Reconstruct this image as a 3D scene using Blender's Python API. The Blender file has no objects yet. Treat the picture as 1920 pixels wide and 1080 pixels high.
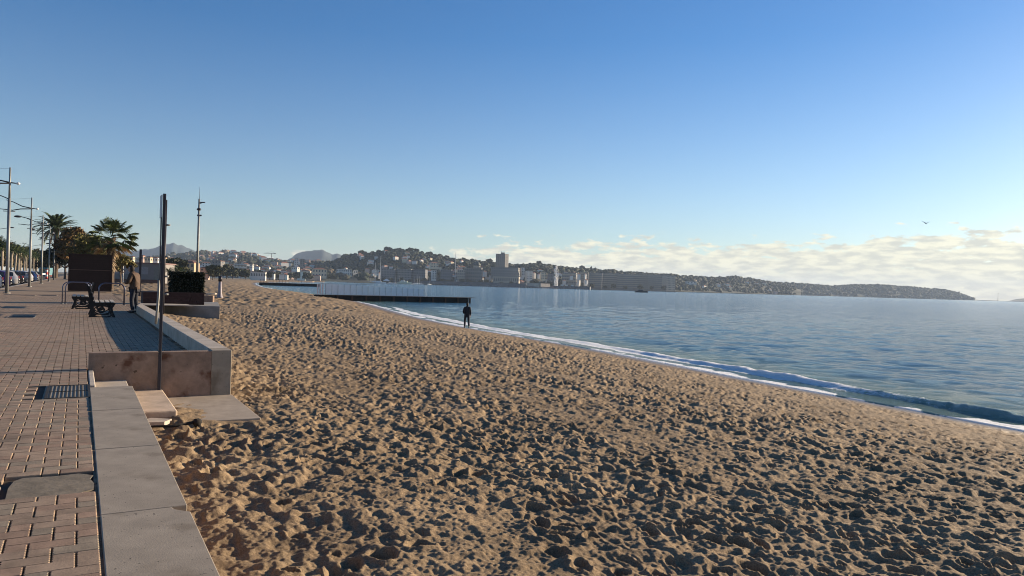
import bpy, math, random
import numpy as np
from mathutils import Vector, Matrix
random.seed(7); rng = np.random.default_rng(7)
R = math.radians
scene = bpy.context.scene
# ------------------------------------------------------------------ camera
F = 1387.0; TH = R(30.3); RHO = R(1.75); H = 1.42; HY = 4.3     # focal length in px of a 1920 px wide picture, yaw, roll, eye height
cam_d = bpy.data.cameras.new('camera'); cam = bpy.data.objects.new('camera', cam_d); scene.collection.objects.link(cam)
cam_d.sensor_width = 36.0; cam_d.lens = 36.0*F/1920.0; cam_d.clip_start = 0.05; cam_d.clip_end = 40000
pit = -math.atan(HY/F)
R0 = Vector((math.cos(TH), -math.sin(TH), 0)); F0 = Vector((math.sin(TH), math.cos(TH), 0)); U0 = Vector((0, 0, 1))
Fv = F0*math.cos(pit)+U0*math.sin(pit); Uv = U0*math.cos(pit)-F0*math.sin(pit)
cR = R0*math.cos(RHO)+Uv*math.sin(RHO); cU = -R0*math.sin(RHO)+Uv*math.cos(RHO)
cam.matrix_world = Matrix(((cR.x, cU.x, -Fv.x, 0), (cR.y, cU.y, -Fv.y, 0), (cR.z, cU.z, -Fv.z, H), (0, 0, 0, 1)))
scene.camera = cam
# ------------------------------------------------------------------ sky and sun
SUN_EL, SUN_AZ = R(12.5), R(87.5)            # azimuth clockwise from +Y
world = bpy.data.worlds.new('World'); scene.world = world; world.use_nodes = True
nt = world.node_tree; nt.nodes.clear()
def N(t, **k):
    n = nt.nodes.new(t)
    for a, b in k.items(): setattr(n, a, b)
    return n
def L(a, b): nt.links.new(a, b)
def M(op, a, b=None, c=None, clamp=False):
    n = N('ShaderNodeMath', operation=op); n.use_clamp = clamp
    for i, x in enumerate((a, b, c)):
        if x is None: continue
        if isinstance(x, (int, float)): n.inputs[i].default_value = x
        else: L(x, n.inputs[i])
    return n.outputs[0]
SKY_S = 0.070
out = N('ShaderNodeOutputWorld'); bg = N('ShaderNodeBackground'); bg.inputs[1].default_value = SKY_S
sky = N('ShaderNodeTexSky', sky_type='NISHITA'); sky.sun_disc = False
sky.sun_elevation = SUN_EL; sky.sun_rotation = SUN_AZ; sky.altitude = 0; sky.air_density = 1.0; sky.dust_density = 0.25; sky.ozone_density = 4.0
tc = N('ShaderNodeTexCoord'); sp = N('ShaderNodeSeparateXYZ'); L(tc.outputs['Generated'], sp.inputs[0])
az = M('ARCTAN2', sp.outputs[0], sp.outputs[1])            # radians from +Y, clockwise
el = sp.outputs[2]
cv = N('ShaderNodeCombineXYZ'); L(M('MULTIPLY', az, 34.0), cv.inputs[0]); L(M('MULTIPLY', el, 95.0), cv.inputs[1])
n1 = N('ShaderNodeTexNoise'); n1.inputs['Scale'].default_value = 1.0; n1.inputs['Detail'].default_value = 9; n1.inputs['Roughness'].default_value = 0.58
L(cv.outputs[0], n1.inputs['Vector'])
cv2 = N('ShaderNodeCombineXYZ'); L(M('MULTIPLY', az, 9.0), cv2.inputs[0]); L(M('MULTIPLY', el, 12.0), cv2.inputs[1]); cv2.inputs[2].default_value = 4.3
n2 = N('ShaderNodeTexNoise'); n2.inputs['Scale'].default_value = 1.0; n2.inputs['Detail'].default_value = 3; L(cv2.outputs[0], n2.inputs['Vector'])
# the bank's top, in radians of elevation, rises a little to the right and wobbles
top = M('ADD', M('MULTIPLY', M('SUBTRACT', az, 0.5), 0.024), M('MULTIPLY_ADD', n2.outputs[0], 0.05, 0.028))
under = M('MULTIPLY', M('SUBTRACT', top, el), 60.0)          # >0 below the top
under = M('MINIMUM', M('MAXIMUM', under, -4.0), 0.95)
sidem = M('MULTIPLY', M('SUBTRACT', az, 0.40), 9.0, clamp=True)
leftc = M('MULTIPLY', M('SUBTRACT', 1.0, sidem), -1.4)
cl = M('ADD', M('ADD', M('MULTIPLY', M('SUBTRACT', n1.outputs[0], 0.50), 6.5), under), leftc)
cl = M('MULTIPLY', M('ADD', cl, 0.25), 1.8, clamp=True)
cl = M('MULTIPLY', cl, M('GREATER_THAN', el, -0.001))
cv3 = N('ShaderNodeCombineXYZ'); L(M('MULTIPLY', az, 40.0), cv3.inputs[0]); L(M('MULTIPLY', el, 150.0), cv3.inputs[1]); cv3.inputs[2].default_value = 9.0
n3 = N('ShaderNodeTexNoise'); n3.inputs['Detail'].default_value = 5; n3.inputs['Scale'].default_value = 1.0; L(cv3.outputs[0], n3.inputs['Vector'])
mc = N('ShaderNodeMix', data_type='RGBA'); L(M('MULTIPLY', M('SUBTRACT', n3.outputs[0], 0.40), 5.0, clamp=True), mc.inputs['Factor'])
mc.inputs['A'].default_value = (4.7, 4.5, 3.8, 1); mc.inputs['B'].default_value = (7.2, 6.7, 5.0, 1)
mx = N('ShaderNodeMix', data_type='RGBA'); L(M('MULTIPLY', cl, 0.85), mx.inputs['Factor']); hs = N('ShaderNodeHueSaturation'); L(M('MULTIPLY_ADD', M('MULTIPLY', el, 3.2, clamp=True), 0.34, 0.83), hs.inputs['Saturation']); hs.inputs['Hue'].default_value = 0.506; L(sky.outputs[0], hs.inputs['Color']); L(hs.outputs[0], mx.inputs['A']); L(mc.outputs['Result'], mx.inputs['B'])
L(mx.outputs['Result'], bg.inputs[0]); L(bg.outputs[0], out.inputs[0])
sun_d = bpy.data.lights.new('sun', 'SUN'); sun = bpy.data.objects.new('sun', sun_d); scene.collection.objects.link(sun)
sun_d.energy = 5.0; sun_d.angle = R(0.5); sun_d.color = (1.0, 0.82, 0.60)
SD = Vector((math.sin(SUN_AZ)*math.cos(SUN_EL), math.cos(SUN_AZ)*math.cos(SUN_EL), math.sin(SUN_EL)))
sun.rotation_euler = SD.to_track_quat('Z', 'Y').to_euler(); sun.location = (30, 0, 40)
vs = scene.view_settings; vs.view_transform = 'Standard'; vs.look = 'None'; vs.exposure = 1.15; vs.gamma = 1; vs.use_curve_mapping = False
scene.cycles.use_denoising = True; scene.cycles.filter_width = 1.0; scene.cycles.sample_clamp_indirect = 4.0; scene.cycles.sample_clamp_direct = 5.0
scene.cycles.volume_bounces = 0; scene.cycles.max_bounces = 6; scene.cycles.diffuse_bounces = 3; scene.cycles.glossy_bounces = 3; scene.cycles.transparent_max_bounces = 8

# ------------------------------------------------------------------ picture <-> place
def _l(u, v):
    x = u-960; y = 540-v
    return x*math.cos(RHO)-y*math.sin(RHO), x*math.sin(RHO)+y*math.cos(RHO)-HY
def D(u, v, d):
    xl, yl = _l(u, v); X = xl/F*d
    return (X*math.cos(TH)+d*math.sin(TH), d*math.cos(TH)-X*math.sin(TH), H+yl*d/F)
def G(u, v, z):
    xl, yl = _l(u, v); d = (H-z)*F/(-yl)
    return D(u, v, d)
def PX(u, d, z):      # place at picture column u (at the horizon), depth d, height z
    p = D(u, 565+(u-1920)*0.0305, d); return (p[0], p[1], z)

# ------------------------------------------------------------------ numpy noise
_T = rng.random((256, 256)).astype(np.float32)
def vn(x, y, s=0):
    x = x+s*17.31; y = y+s*9.77
    xi = np.floor(x).astype(np.int64); yi = np.floor(y).astype(np.int64); fx = (x-xi); fy = (y-yi)
    fx = fx*fx*fx*(fx*(fx*6-15)+10); fy = fy*fy*fy*(fy*(fy*6-15)+10)
    a = _T[xi & 255, yi & 255]; b = _T[(xi+1) & 255, yi & 255]; c = _T[xi & 255, (yi+1) & 255]; d = _T[(xi+1) & 255, (yi+1) & 255]
    return (a*(1-fx)+b*fx)*(1-fy)+(c*(1-fx)+d*fx)*fy-0.5
def fbm(x, y, o=4, s=0):
    r = 0; a = 1.0
    for i in range(o):
        r = r+a*vn(x*2**i, y*2**i, s+i*3); a *= 0.5
    return r
def sstep(a, b, x):
    t = np.clip((x-a)/(b-a), 0, 1); return t*t*(3-2*t)

# ------------------------------------------------------------------ materials
MATS = {}
def mat(name, col, rough=0.8, var=0.15, scale=3.0, bump=0.0, bscale=20.0, metal=0.0, attr=None, spec=0.3, stain=None, alpha=None, trans=0.0, speck=None):
    if name in MATS: return MATS[name]
    m = bpy.data.materials.new(name); m.use_nodes = True; t = m.node_tree; n = t.nodes; b = n['Principled BSDF']
    b.inputs['Roughness'].default_value = rough; b.inputs['Metallic'].default_value = metal
    b.inputs['Specular IOR Level'].default_value = spec
    co = n.new('ShaderNodeTexCoord')
    nz = n.new('ShaderNodeTexNoise'); nz.inputs['Scale'].default_value = scale; nz.inputs['Detail'].default_value = 6; nz.inputs['Roughness'].default_value = 0.62
    t.links.new(co.outputs['Object'], nz.inputs['Vector'])
    mr = n.new('ShaderNodeMapRange'); mr.inputs[1].default_value = 0.3; mr.inputs[2].default_value = 0.7; mr.inputs[3].default_value = 1-var; mr.inputs[4].default_value = 1+var
    t.links.new(nz.outputs[0], mr.inputs[0])
    v = n.new('ShaderNodeVectorMath'); v.operation = 'SCALE'; t.links.new(mr.outputs[0], v.inputs['Scale'])
    if attr:
        at = n.new('ShaderNodeVertexColor'); at.layer_name = attr; t.links.new(at.outputs[0], v.inputs[0])
    else: v.inputs[0].default_value = col[:3]
    last = v.outputs[0]
    if stain:
        (scol, ssc, th) = stain
        n4 = n.new('ShaderNodeTexNoise'); n4.inputs['Scale'].default_value = ssc; n4.inputs['Detail'].default_value = 5; t.links.new(co.outputs['Object'], n4.inputs['Vector'])
        m4 = n.new('ShaderNodeMapRange'); m4.inputs[1].default_value = th; m4.inputs[2].default_value = th+0.12; t.links.new(n4.outputs[0], m4.inputs[0])
        mm = n.new('ShaderNodeMix'); mm.data_type = 'RGBA'; t.links.new(m4.outputs[0], mm.inputs['Factor']); t.links.new(last, mm.inputs['A']); mm.inputs['B'].default_value = (*scol, 1)
        last = mm.outputs['Result']
    if speck:
        n5 = n.new('ShaderNodeTexNoise'); n5.inputs['Scale'].default_value = speck[0]; n5.inputs['Detail'].default_value = 2; t.links.new(co.outputs['Object'], n5.inputs['Vector'])
        m5 = n.new('ShaderNodeMapRange'); m5.inputs[1].default_value = speck[1]; m5.inputs[2].default_value = speck[1]+0.04; t.links.new(n5.outputs[0], m5.inputs[0])
        mm = n.new('ShaderNodeMix'); mm.data_type = 'RGBA'; t.links.new(m5.outputs[0], mm.inputs['Factor']); t.links.new(last, mm.inputs['A']); mm.inputs['B'].default_value = (*speck[2], 1)
        last = mm.outputs['Result']
    t.links.new(last, b.inputs['Base Color'])
    if bump:
        nb = n.new('ShaderNodeTexNoise'); nb.inputs['Scale'].default_value = bscale; nb.inputs['Detail'].default_value = 5; t.links.new(co.outputs['Object'], nb.inputs['Vector'])
        bp = n.new('ShaderNodeBump'); bp.inputs['Strength'].default_value = 0.6; bp.inputs['Distance'].default_value = bump
        t.links.new(nb.outputs[0], bp.inputs['Height']); t.links.new(bp.outputs[0], b.inputs['Normal'])
    if alpha is not None: b.inputs['Alpha'].default_value = alpha
    if trans: b.inputs['Transmission Weight'].default_value = trans
    MATS[name] = m; return m

# ------------------------------------------------------------------ mesh building and tagging
COL = scene.collection
class MB:
    def __init__(s): s.v = []; s.f = []; s.c = None
    def add(s, vs, fs):
        o = len(s.v); s.v += [tuple(p) for p in vs]; s.f += [tuple(i+o for i in f) for f in fs]; return s
    def box(s, c, d, rz=0, top=1.0):
        x, y, z = d[0]/2, d[1]/2, d[2]/2; cr, sr = math.cos(rz), math.sin(rz); P = []
        for k in (-1, 1):
            t = top if k > 0 else 1
            for a, b in ((-1, -1), (1, -1), (1, 1), (-1, 1)):
                px, py = a*x*t, b*y*t; P.append((c[0]+px*cr-py*sr, c[1]+px*sr+py*cr, c[2]+k*z))
        return s.add(P, [(3, 2, 1, 0), (4, 5, 6, 7), (0, 1, 5, 4), (1, 2, 6, 5), (2, 3, 7, 6), (3, 0, 4, 7)])
    def tube(s, pts, r, n=8, cap=True):
        pts = [Vector(p) for p in pts]; rs = r if isinstance(r, (list, tuple)) else [r]*len(pts); o = len(s.v); up = None
        for i, p in enumerate(pts):
            t = (pts[min(i+1, len(pts)-1)]-pts[max(i-1, 0)]).normalized()
            if up is None: up = t.orthogonal().normalized()
            up = (up-t*up.dot(t)); up = up.normalized() if up.length > 1e-6 else t.orthogonal().normalized(); w = t.cross(up)
            for k in range(n):
                a = 2*math.pi*k/n; q = p+(up*math.cos(a)+w*math.sin(a))*rs[i]; s.v.append(tuple(q))
        for i in range(len(pts)-1):
            for k in range(n): s.f.append((o+i*n+k, o+i*n+(k+1) % n, o+(i+1)*n+(k+1) % n, o+(i+1)*n+k))
        if cap: s.f.append(tuple(o+k for k in range(n))[::-1]); e = o+(len(pts)-1)*n; s.f.append(tuple(e+k for k in range(n)))
        return s
    def prism(s, poly, z0, z1):
        n = len(poly); P = [(p[0], p[1], z0) for p in poly]+[(p[0], p[1], z1) for p in poly]
        return s.add(P, [tuple(range(n))[::-1], tuple(range(n, 2*n))]+[(i, (i+1) % n, n+(i+1) % n, n+i) for i in range(n)])
    def ext(s, poly, x0, x1, axis='y'):   # polygon in (a, z), pushed along the other axis
        n = len(poly)
        P = [(p[0], x0, p[1]) for p in poly]+[(p[0], x1, p[1]) for p in poly] if axis == 'y' else [(x0, p[0], p[1]) for p in poly]+[(x1, p[0], p[1]) for p in poly]
        return s.add(P, [tuple(range(n)), tuple(range(n, 2*n))[::-1]]+[(i, n+i, n+(i+1) % n, (i+1) % n) for i in range(n)])
    def ball(s, c, r, n=10, m=7, f=None):
        r = r if isinstance(r, (tuple, list)) else (r, r, r); P = [(0, 0, -1)]
        for j in range(1, m):
            a = math.pi*j/m-math.pi/2
            for i in range(n): b = 2*math.pi*i/n; P.append((math.cos(a)*math.cos(b), math.cos(a)*math.sin(b), math.sin(a)))
        P.append((0, 0, 1)); q = [(c[0]+p[0]*r[0], c[1]+p[1]*r[1], c[2]+p[2]*r[2]) if not f else tuple(Vector(c)+Vector(f(p, r))) for p in P]
        fs = [(0, 1+(i+1) % n, 1+i) for i in range(n)]
        for j in range(m-2):
            for i in range(n): a = 1+j*n; fs.append((a+i, a+(i+1) % n, a+n+(i+1) % n, a+n+i))
        a = 1+(m-2)*n; fs += [(a+i, a+(i+1) % n, len(P)-1) for i in range(n)]
        return s.add(q, fs)
    def mesh(s, name, m, smooth=False):
        me = bpy.data.meshes.new(name); me.from_pydata(s.v, [], s.f); me.update()
        if s.c is not None:
            ca = me.color_attributes.new('col', 'FLOAT_COLOR', 'POINT'); a = np.ones((len(s.v), 4), np.float32); a[:, :3] = np.array(s.c, np.float32); ca.data.foreach_set('color', a.ravel())
        for q in (m if isinstance(m, (list, tuple)) else [m]): me.materials.append(q)
        if smooth: me.polygons.foreach_set('use_smooth', [True]*len(me.polygons))
        return me
    def build(s, name, m, parent=None, smooth=False, loc=(0, 0, 0), rz=0, bevel=0):
        o = bpy.data.objects.new(name, s.mesh(name, m, smooth)); COL.objects.link(o); o.location = loc; o.rotation_euler = (0, 0, rz)
        if parent is not None: o.parent = parent
        if bevel:
            b = o.modifiers.new('bevel', 'BEVEL'); b.width = bevel; b.segments = 2; b.limit_method = 'ANGLE'
        return o
def tag(o, label=None, cat=None, group=None, kind=None):
    if label: o['label'] = label
    if cat: o['category'] = cat
    if group: o['group'] = group
    if kind: o['kind'] = kind
    return o
def thing(name, label, cat, loc=(0, 0, 0), rz=0, group=None):
    o = bpy.data.objects.new(name, None); COL.objects.link(o); o.empty_display_size = 0.2; o.location = loc; o.rotation_euler = (0, 0, rz)
    return tag(o, label, cat, group)
def dup(o, loc=None, rz=None, label=None, parent=None, scale=None, group=None):
    c = o.copy(); COL.objects.link(c)
    if parent is not None: c.parent = parent
    if loc is not None: c.location = loc
    if rz is not None: c.rotation_euler = (0, 0, rz)
    if scale is not None: c.scale = (scale,)*3 if isinstance(scale, (int, float)) else scale
    if label: c['label'] = label
    if group: c['group'] = group
    for ch in list(o.children): dup(ch, parent=c)
    return c
def npmesh(name, V, Fq, m, smooth=True, attrs=None, cols=None):
    me = bpy.data.meshes.new(name); me.vertices.add(len(V)); me.vertices.foreach_set('co', np.ascontiguousarray(V, np.float32).ravel())
    k = Fq.shape[1]; me.loops.add(Fq.size); me.loops.foreach_set('vertex_index', np.ascontiguousarray(Fq, np.int32).ravel())
    me.polygons.add(len(Fq)); me.polygons.foreach_set('loop_start', np.arange(0, Fq.size, k, dtype=np.int32))
    me.update(calc_edges=True)
    if smooth: me.polygons.foreach_set('use_smooth', np.ones(len(Fq), bool))
    for a, x in (attrs or {}).items():
        q = me.attributes.new(a, 'FLOAT', 'POINT'); q.data.foreach_set('value', np.ascontiguousarray(x, np.float32))
    if cols is not None:
        ca = me.color_attributes.new('col', 'FLOAT_COLOR', 'POINT'); a = np.ones((len(V), 4), np.float32); a[:, :3] = cols; ca.data.foreach_set('color', a.ravel())
    me.materials.append(m); me.validate(); o = bpy.data.objects.new(name, me); COL.objects.link(o); return o
def gridfaces(nr, nc):
    i = np.arange(nr-1)[:, None]*nc+np.arange(nc-1)[None, :]
    return np.stack([i, i+1, i+nc+1, i+nc], -1).reshape(-1, 4)

# ================================================================== THE SETTING
SEA = -1.75
# waterline, walked from behind the camera up the bay and round to the town
ctrl = [(17.2, -40), (18.2, -15), (19.3, 0), (19.9, 9.2), (20.4, 13), (21.0, 18.5), (22.0, 25), (23.1, 33), (24.2, 46), (24.9, 52), (26.2, 60), (28.6, 72), (36, 106), (43.0, 155), (45.5, 188), (49, 222), (63, 312), (99, 491), (150, 640), (205, 780)]
def catmull(c, n=6):
    o = []; c = [c[0]]+c+[c[-1]]
    for i in range(1, len(c)-2):
        for k in range(n):
            t = k/n; p = [0, 0]
            for a in (0, 1):
                p0, p1, p2, p3 = c[i-1][a], c[i][a], c[i+1][a], c[i+2][a]
                p[a] = 0.5*(2*p1+(p2-p0)*t+(2*p0-5*p1+4*p2-p3)*t*t+(3*p1-p0-3*p2+p3)*t**3)
            o.append(tuple(p))
    o.append(c[-2]); return o
SH = np.array(catmull(ctrl)); 
def shore(x, y):          # signed distance inland of the waterline (+ on the sand)
    best = np.full(x.shape, 1e9); sg = np.ones(x.shape)
    for a, b in zip(SH[:-1], SH[1:]):
        dx, dy = b-a; l2 = dx*dx+dy*dy
        t = np.clip(((x-a[0])*dx+(y-a[1])*dy)/l2, 0, 1); ex = x-a[0]-t*dx; ey = y-a[1]-t*dy; d = ex*ex+ey*ey
        m = d < best; best = np.where(m, d, best); sg = np.where(m, np.where((x-a[0])*dy-(y-a[1])*dx > 0, -1, 1), sg)
    return np.sqrt(best)*sg
def sand_base(s, x, y):
    z = np.where(s > 0, SEA+1.34*(1-np.exp(-np.maximum(s, 0)/9.0)), SEA+0.11*s)
    return np.maximum(z, -6)+0.03*vn(x/4.0, y/4.0, 3)*sstep(1, 5, s)

# --- footprints stamped on a 2 cm grid
GX, GY, GR = 31.0, 62.0, 0.02
nx, ny = int(GX/GR), int(GY/GR)
xs = (np.arange(nx)*GR)[:, None]; ys = (np.arange(ny)*GR)[None, :]
hm = np.zeros((nx, ny), np.float32)
XX = np.broadcast_to(xs, (nx, ny)); YY = np.broadcast_to(ys, (nx, ny))
hm += (0.035*vn(XX/0.9, YY/0.9, 1)+0.028*vn(XX/0.33, YY/0.33, 2)+0.032*vn(XX/0.17, YY/0.17, 7)).astype(np.float32)
for k in range(17000):
    cx = rng.uniform(0.5, GX-0.5); cy = rng.uniform(2, GY-0.5)
    if cy > 40 and rng.random() < 0.35: continue
    lane = vn(np.array([cx/1.6]), np.array([cy/5.0]), 5)[0]
    if lane > 0.22 and rng.random() < 0.75: continue
    if cx < 2.6 and rng.random() < 0.5: continue
    a = rng.uniform(0, math.pi) if rng.random() < 0.45 else rng.normal(0.15, 0.4)+math.pi/2
    Ls = rng.uniform(0.055, 0.13); Ws = Ls*rng.uniform(0.42, 0.85); dp = rng.uniform(0.024, 0.075)
    m = int(0.27/GR); ix, iy = int(cx/GR), int(cy/GR); i0, i1, j0, j1 = max(ix-m, 0), min(ix+m, nx), max(iy-m, 0), min(iy+m, ny)
    px = xs[i0:i1]-cx; py = ys[:, j0:j1]-cy
    q = (px*math.cos(a)+py*math.sin(a))/Ls; w = (-px*math.sin(a)+py*math.cos(a))/(Ws*(1+0.25*q)); r = np.sqrt(q*q+w*w)
    ins = np.clip((1.12-r)/0.42, 0, 1); ins = ins*ins*(3-2*ins)
    P = hm[i0:i1, j0:j1]; P *= (1-0.55*ins); P += (-dp*ins+0.33*dp*np.exp(-((r-1.28)/0.24)**2)).astype(np.float32)
def rid(n): return 0.5-2*np.abs(n)
near = sstep(10.5, 5.0, np.hypot(XX, YY))
hm += ((0.034*rid(vn(XX/0.15, YY/0.15, 8))+0.052*vn(XX/0.09, YY/0.09, 10)+0.038*vn(XX/0.05, YY/0.05, 9))*(1-0.5*near)).astype(np.float32)
# trodden and smoother bands run along the beach; a vehicle has pressed two tracks
rough = np.clip(0.92+1.0*vn(XX/2.2, YY/14.0, 51)+0.5*vn(XX/0.9, YY/5.0, 52), 0.42, 1.35)
for x0 in (8.7, 10.4):
    cx_ = x0+0.9*np.sin(YY/19.0)-0.02*YY; rough = rough*(1-0.62*np.exp(-((XX-cx_)/0.17)**4)); hm -= (0.02*np.exp(-((XX-cx_)/0.17)**4)).astype(np.float32)
hm *= rough.astype(np.float32)
hm -= hm.mean()
def sand_detail(x, y, r):
    gx = np.clip(x/GR, 0, nx-2.001); gy = np.clip(y/GR, 0, ny-2.001); i = gx.astype(int); j = gy.astype(int); fx = gx-i; fy = gy-j
    h = (hm[i, j]*(1-fx)+hm[i+1, j]*fx)*(1-fy)+(hm[i, j+1]*(1-fx)+hm[i+1, j+1]*fx)*fy
    inside = sstep(0, 0.6, x)*sstep(GX, GX-3, x)*sstep(0.2, 1.5, y)*sstep(GY, GY-10, y)
    k = 1+r/90.0
    far = 0.20*vn(x/(0.28*k), y/(0.28*k), 11)+0.12*vn(x/(0.15*k), y/(0.15*k), 12)+0.06*vn(x/1.3, y/1.3, 13)
    fine = 0.013*vn(x/0.028, y/0.028, 14)*sstep(22, 8, r)
    return h*inside+far*(1-inside)*sstep(900, 150, r)+fine
naz = 1500
azs = np.radians(np.linspace(-6, 97, naz))
inv = np.concatenate([np.linspace(1/1.2, 1/3.7, 50, endpoint=False), np.linspace(1/3.7, 1/60.0, 720, endpoint=False), np.linspace(1/60.0, 1/1000.0, 110)])
rr = 1/inv
RRg, AZg = np.meshgrid(rr, azs, indexing='ij')
X = RRg*np.sin(AZg); Y = RRg*np.cos(AZg); S = shore(X, Y)
Z = sand_base(S, X, Y)+sand_detail(X, Y, RRg)*sstep(0.3, 3.2, S)*(0.5+0.5*sstep(1.5, 7, S))*(0.35+0.65*sstep(0.62, 1.1, X))
# sand lies lower and smoother on the concrete slab and against the steps, and never above the paving
slabm = sstep(1.0, 1.15, X)*sstep(2.2, 2.05, X)*sstep(10.0, 10.2, Y)*sstep(12.6, 12.4, Y)
cover = (0.035*vn(X/0.3, Y/0.3, 21)+0.02*vn(X/0.08, Y/0.08, 22)+0.085*(sstep(1.8, 1.05, X)*sstep(12.3, 10.6, Y))-0.022)
Z = Z*(1-slabm)+slabm*(-0.455+cover+0.25*(Z-sand_base(S, X, Y))*sstep(1.75, 1.3, X))
keep_low = sstep(2.15, 2.0, X)*sstep(12.3, 12.5, Y)
Z = np.where((X < 1.05) & (Y > 10.3) & (Y < 12.6), np.minimum(Z, -0.36), Z)
Z = np.where((X < 0.60), np.minimum(Z, -0.2), Z)
Z = np.where((X < 2.1) & (Y > 12.45), np.minimum(Z, -0.2), Z)
Z = Z+0.10*sstep(5.0, 2.0, X)*sstep(14, 11, Y)*(1-slabm)*(X > 0.61)
# wind-blown sand piled against the low wall and the platform
pile = sstep(3.6, 2.1, X)*sstep(13, 19, Y)*sstep(60, 40, Y)*0.24
pile2 = np.exp(-((X-2.9)/1.6)**2-((Y-36)/5.0)**2)*0.22
Z = Z+np.where(X > 2.09, pile+pile2, 0)
Z = np.where(X < 2.6, np.minimum(Z, -0.03), Z)
wet = sstep(3.4, 0.6, S+0.8*vn(X/2.0, Y/2.0, 6))
def sand_mat():
    m = bpy.data.materials.new('sand'); m.use_nodes = True; t = m.node_tree; n = t.nodes; b = n['Principled BSDF']; l = t.links.new
    co = n.new('ShaderNodeTexCoord')
    def nz(sc, d=6, r=0.6):
        q = n.new('ShaderNodeTexNoise'); q.inputs['Scale'].default_value = sc; q.inputs['Detail'].default_value = d; q.inputs['Roughness'].default_value = r; l(co.outputs['Object'], q.inputs['Vector']); return q.outputs[0]
    cr = n.new('ShaderNodeValToRGB'); e = cr.color_ramp.elements; e[0].position = 0.3; e[0].color = (0.160, 0.110, 0.063, 1); e[1].position = 0.7; e[1].color = (0.325, 0.230, 0.134, 1)
    l(nz(0.7, 8, 0.7), cr.inputs[0])
    g = n.new('ShaderNodeMapRange'); g.inputs[1].default_value = 0.35; g.inputs[2].default_value = 0.65; g.inputs[3].default_value = 0.62; g.inputs[4].default_value = 1.38; l(nz(75.0, 4, 0.8), g.inputs[0])
    sc = n.new('ShaderNodeVectorMath'); sc.operation = 'SCALE'; l(cr.outputs[0], sc.inputs[0]); l(g.outputs[0], sc.inputs['Scale'])
    at = n.new('ShaderNodeAttribute'); at.attribute_name = 'wet'
    mm = n.new('ShaderNodeMix'); mm.data_type = 'RGBA'; mm.blend_type = 'MULTIPLY'; l(at.outputs['Fac'], mm.inputs['Factor']); l(sc.outputs[0], mm.inputs['A']); mm.inputs['B'].default_value = (0.62, 0.6, 0.6, 1)
    l(mm.outputs['Result'], b.inputs['Base Color'])
    rg = n.new('ShaderNodeMapRange'); l(at.outputs['Fac'], rg.inputs[0]); rg.inputs[3].default_value = 0.95; rg.inputs[4].default_value = 0.32; l(rg.outputs[0], b.inputs['Roughness'])
    b.inputs['Specular IOR Level'].default_value = 0.25
    bp = n.new('ShaderNodeBump'); bp.inputs['Strength'].default_value = 0.55; bp.inputs['Distance'].default_value = 0.03; l(nz(38.0, 8, 0.8), bp.inputs['Height']); l(bp.outputs[0], b.inputs['Normal'])
    return m
SANDM = sand_mat()
o = npmesh('sand', np.stack([X, Y, Z], -1).reshape(-1, 3), gridfaces(len(rr), naz), SANDM, attrs={'wet': wet.ravel()}); tag(o, kind='structure')
def sand_z(x, y):
    a = math.atan2(x, y); r = math.hypot(x, y); j = int(np.clip(np.searchsorted(azs, a), 0, naz-1)); i = int(np.clip(np.searchsorted(inv[::-1], 1/r), 1, len(rr)-1)); return float(Z[len(rr)-1-i, j])

# --- sea
naz2 = 1100
az2 = np.radians(np.linspace(4, 84, naz2)); inv2 = np.concatenate([np.linspace(1/14.0, 1/200.0, 520, endpoint=False), np.linspace(1/200.0, 1/9000.0, 90)]); r2 = 1/inv2
RW, AW = np.meshgrid(r2, az2, indexing='ij'); XW = RW*np.sin(AW); YW = RW*np.cos(AW); SW = shore(XW, YW)
off = -SW
amp = sstep(0, 6, off)*sstep(260, 40, RW)
def ripples(x, y):
    z = 0
    for wl, a, ang, s in ((3.4, 0.05, 0.5, 31), (1.7, 0.038, 0.1, 32), (0.9, 0.030, 0.9, 33), (0.45, 0.020, 0.4, 34)):
        c, d = math.cos(ang), math.sin(ang); z = z+a*2*vn((x*c+y*d)/wl, (-x*d+y*c)/(wl*1.9), s)
    return z
ZW = SEA+ripples(XW, YW)*amp
along = YW+0.4*XW
brk = 1.75+0.55*vn(along/7.0, along*0, 41)+0.15*vn(along/1.5, along*0, 42)
bh = (0.10*sstep(34, 16, YW)+0.05)*(0.75+0.7*vn(along/3.2, along*0, 48)+0.5*vn(along/0.9, XW/0.6, 49))
t1 = (off-brk)
ridge = np.where(t1 < 0, np.exp(-(t1/0.26)**2), np.exp(-(t1/0.6)**2))
tr = (off-brk-6.0-1.5*vn(along/12.0, along*0, 43)); ridge2 = np.exp(-(tr/1.0)**2)
ZW = ZW+bh*ridge*(1+0.5*vn(XW/0.5, YW/0.5, 44)+0.25*vn(XW/0.22, YW/0.22, 50))+0.10*ridge2*sstep(60, 20, YW)+0.04*np.exp(-off/0.8)*(off > 0)
fo = np.maximum(sstep(0.75, 0.15, off+1.1*vn(XW/2.6, YW/2.6, 45)+0.7*vn(XW/0.6, YW/0.6, 46))*1.0,
                sstep(0.85, 0.05, np.abs(t1+0.15+0.3*vn(XW/0.9, YW/0.9, 47)))*(sstep(12, 28, YW)*1.3+0.5*sstep(4, 18, YW))*sstep(100, 65, YW))
fo = fo*(off > -0.6)
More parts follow.
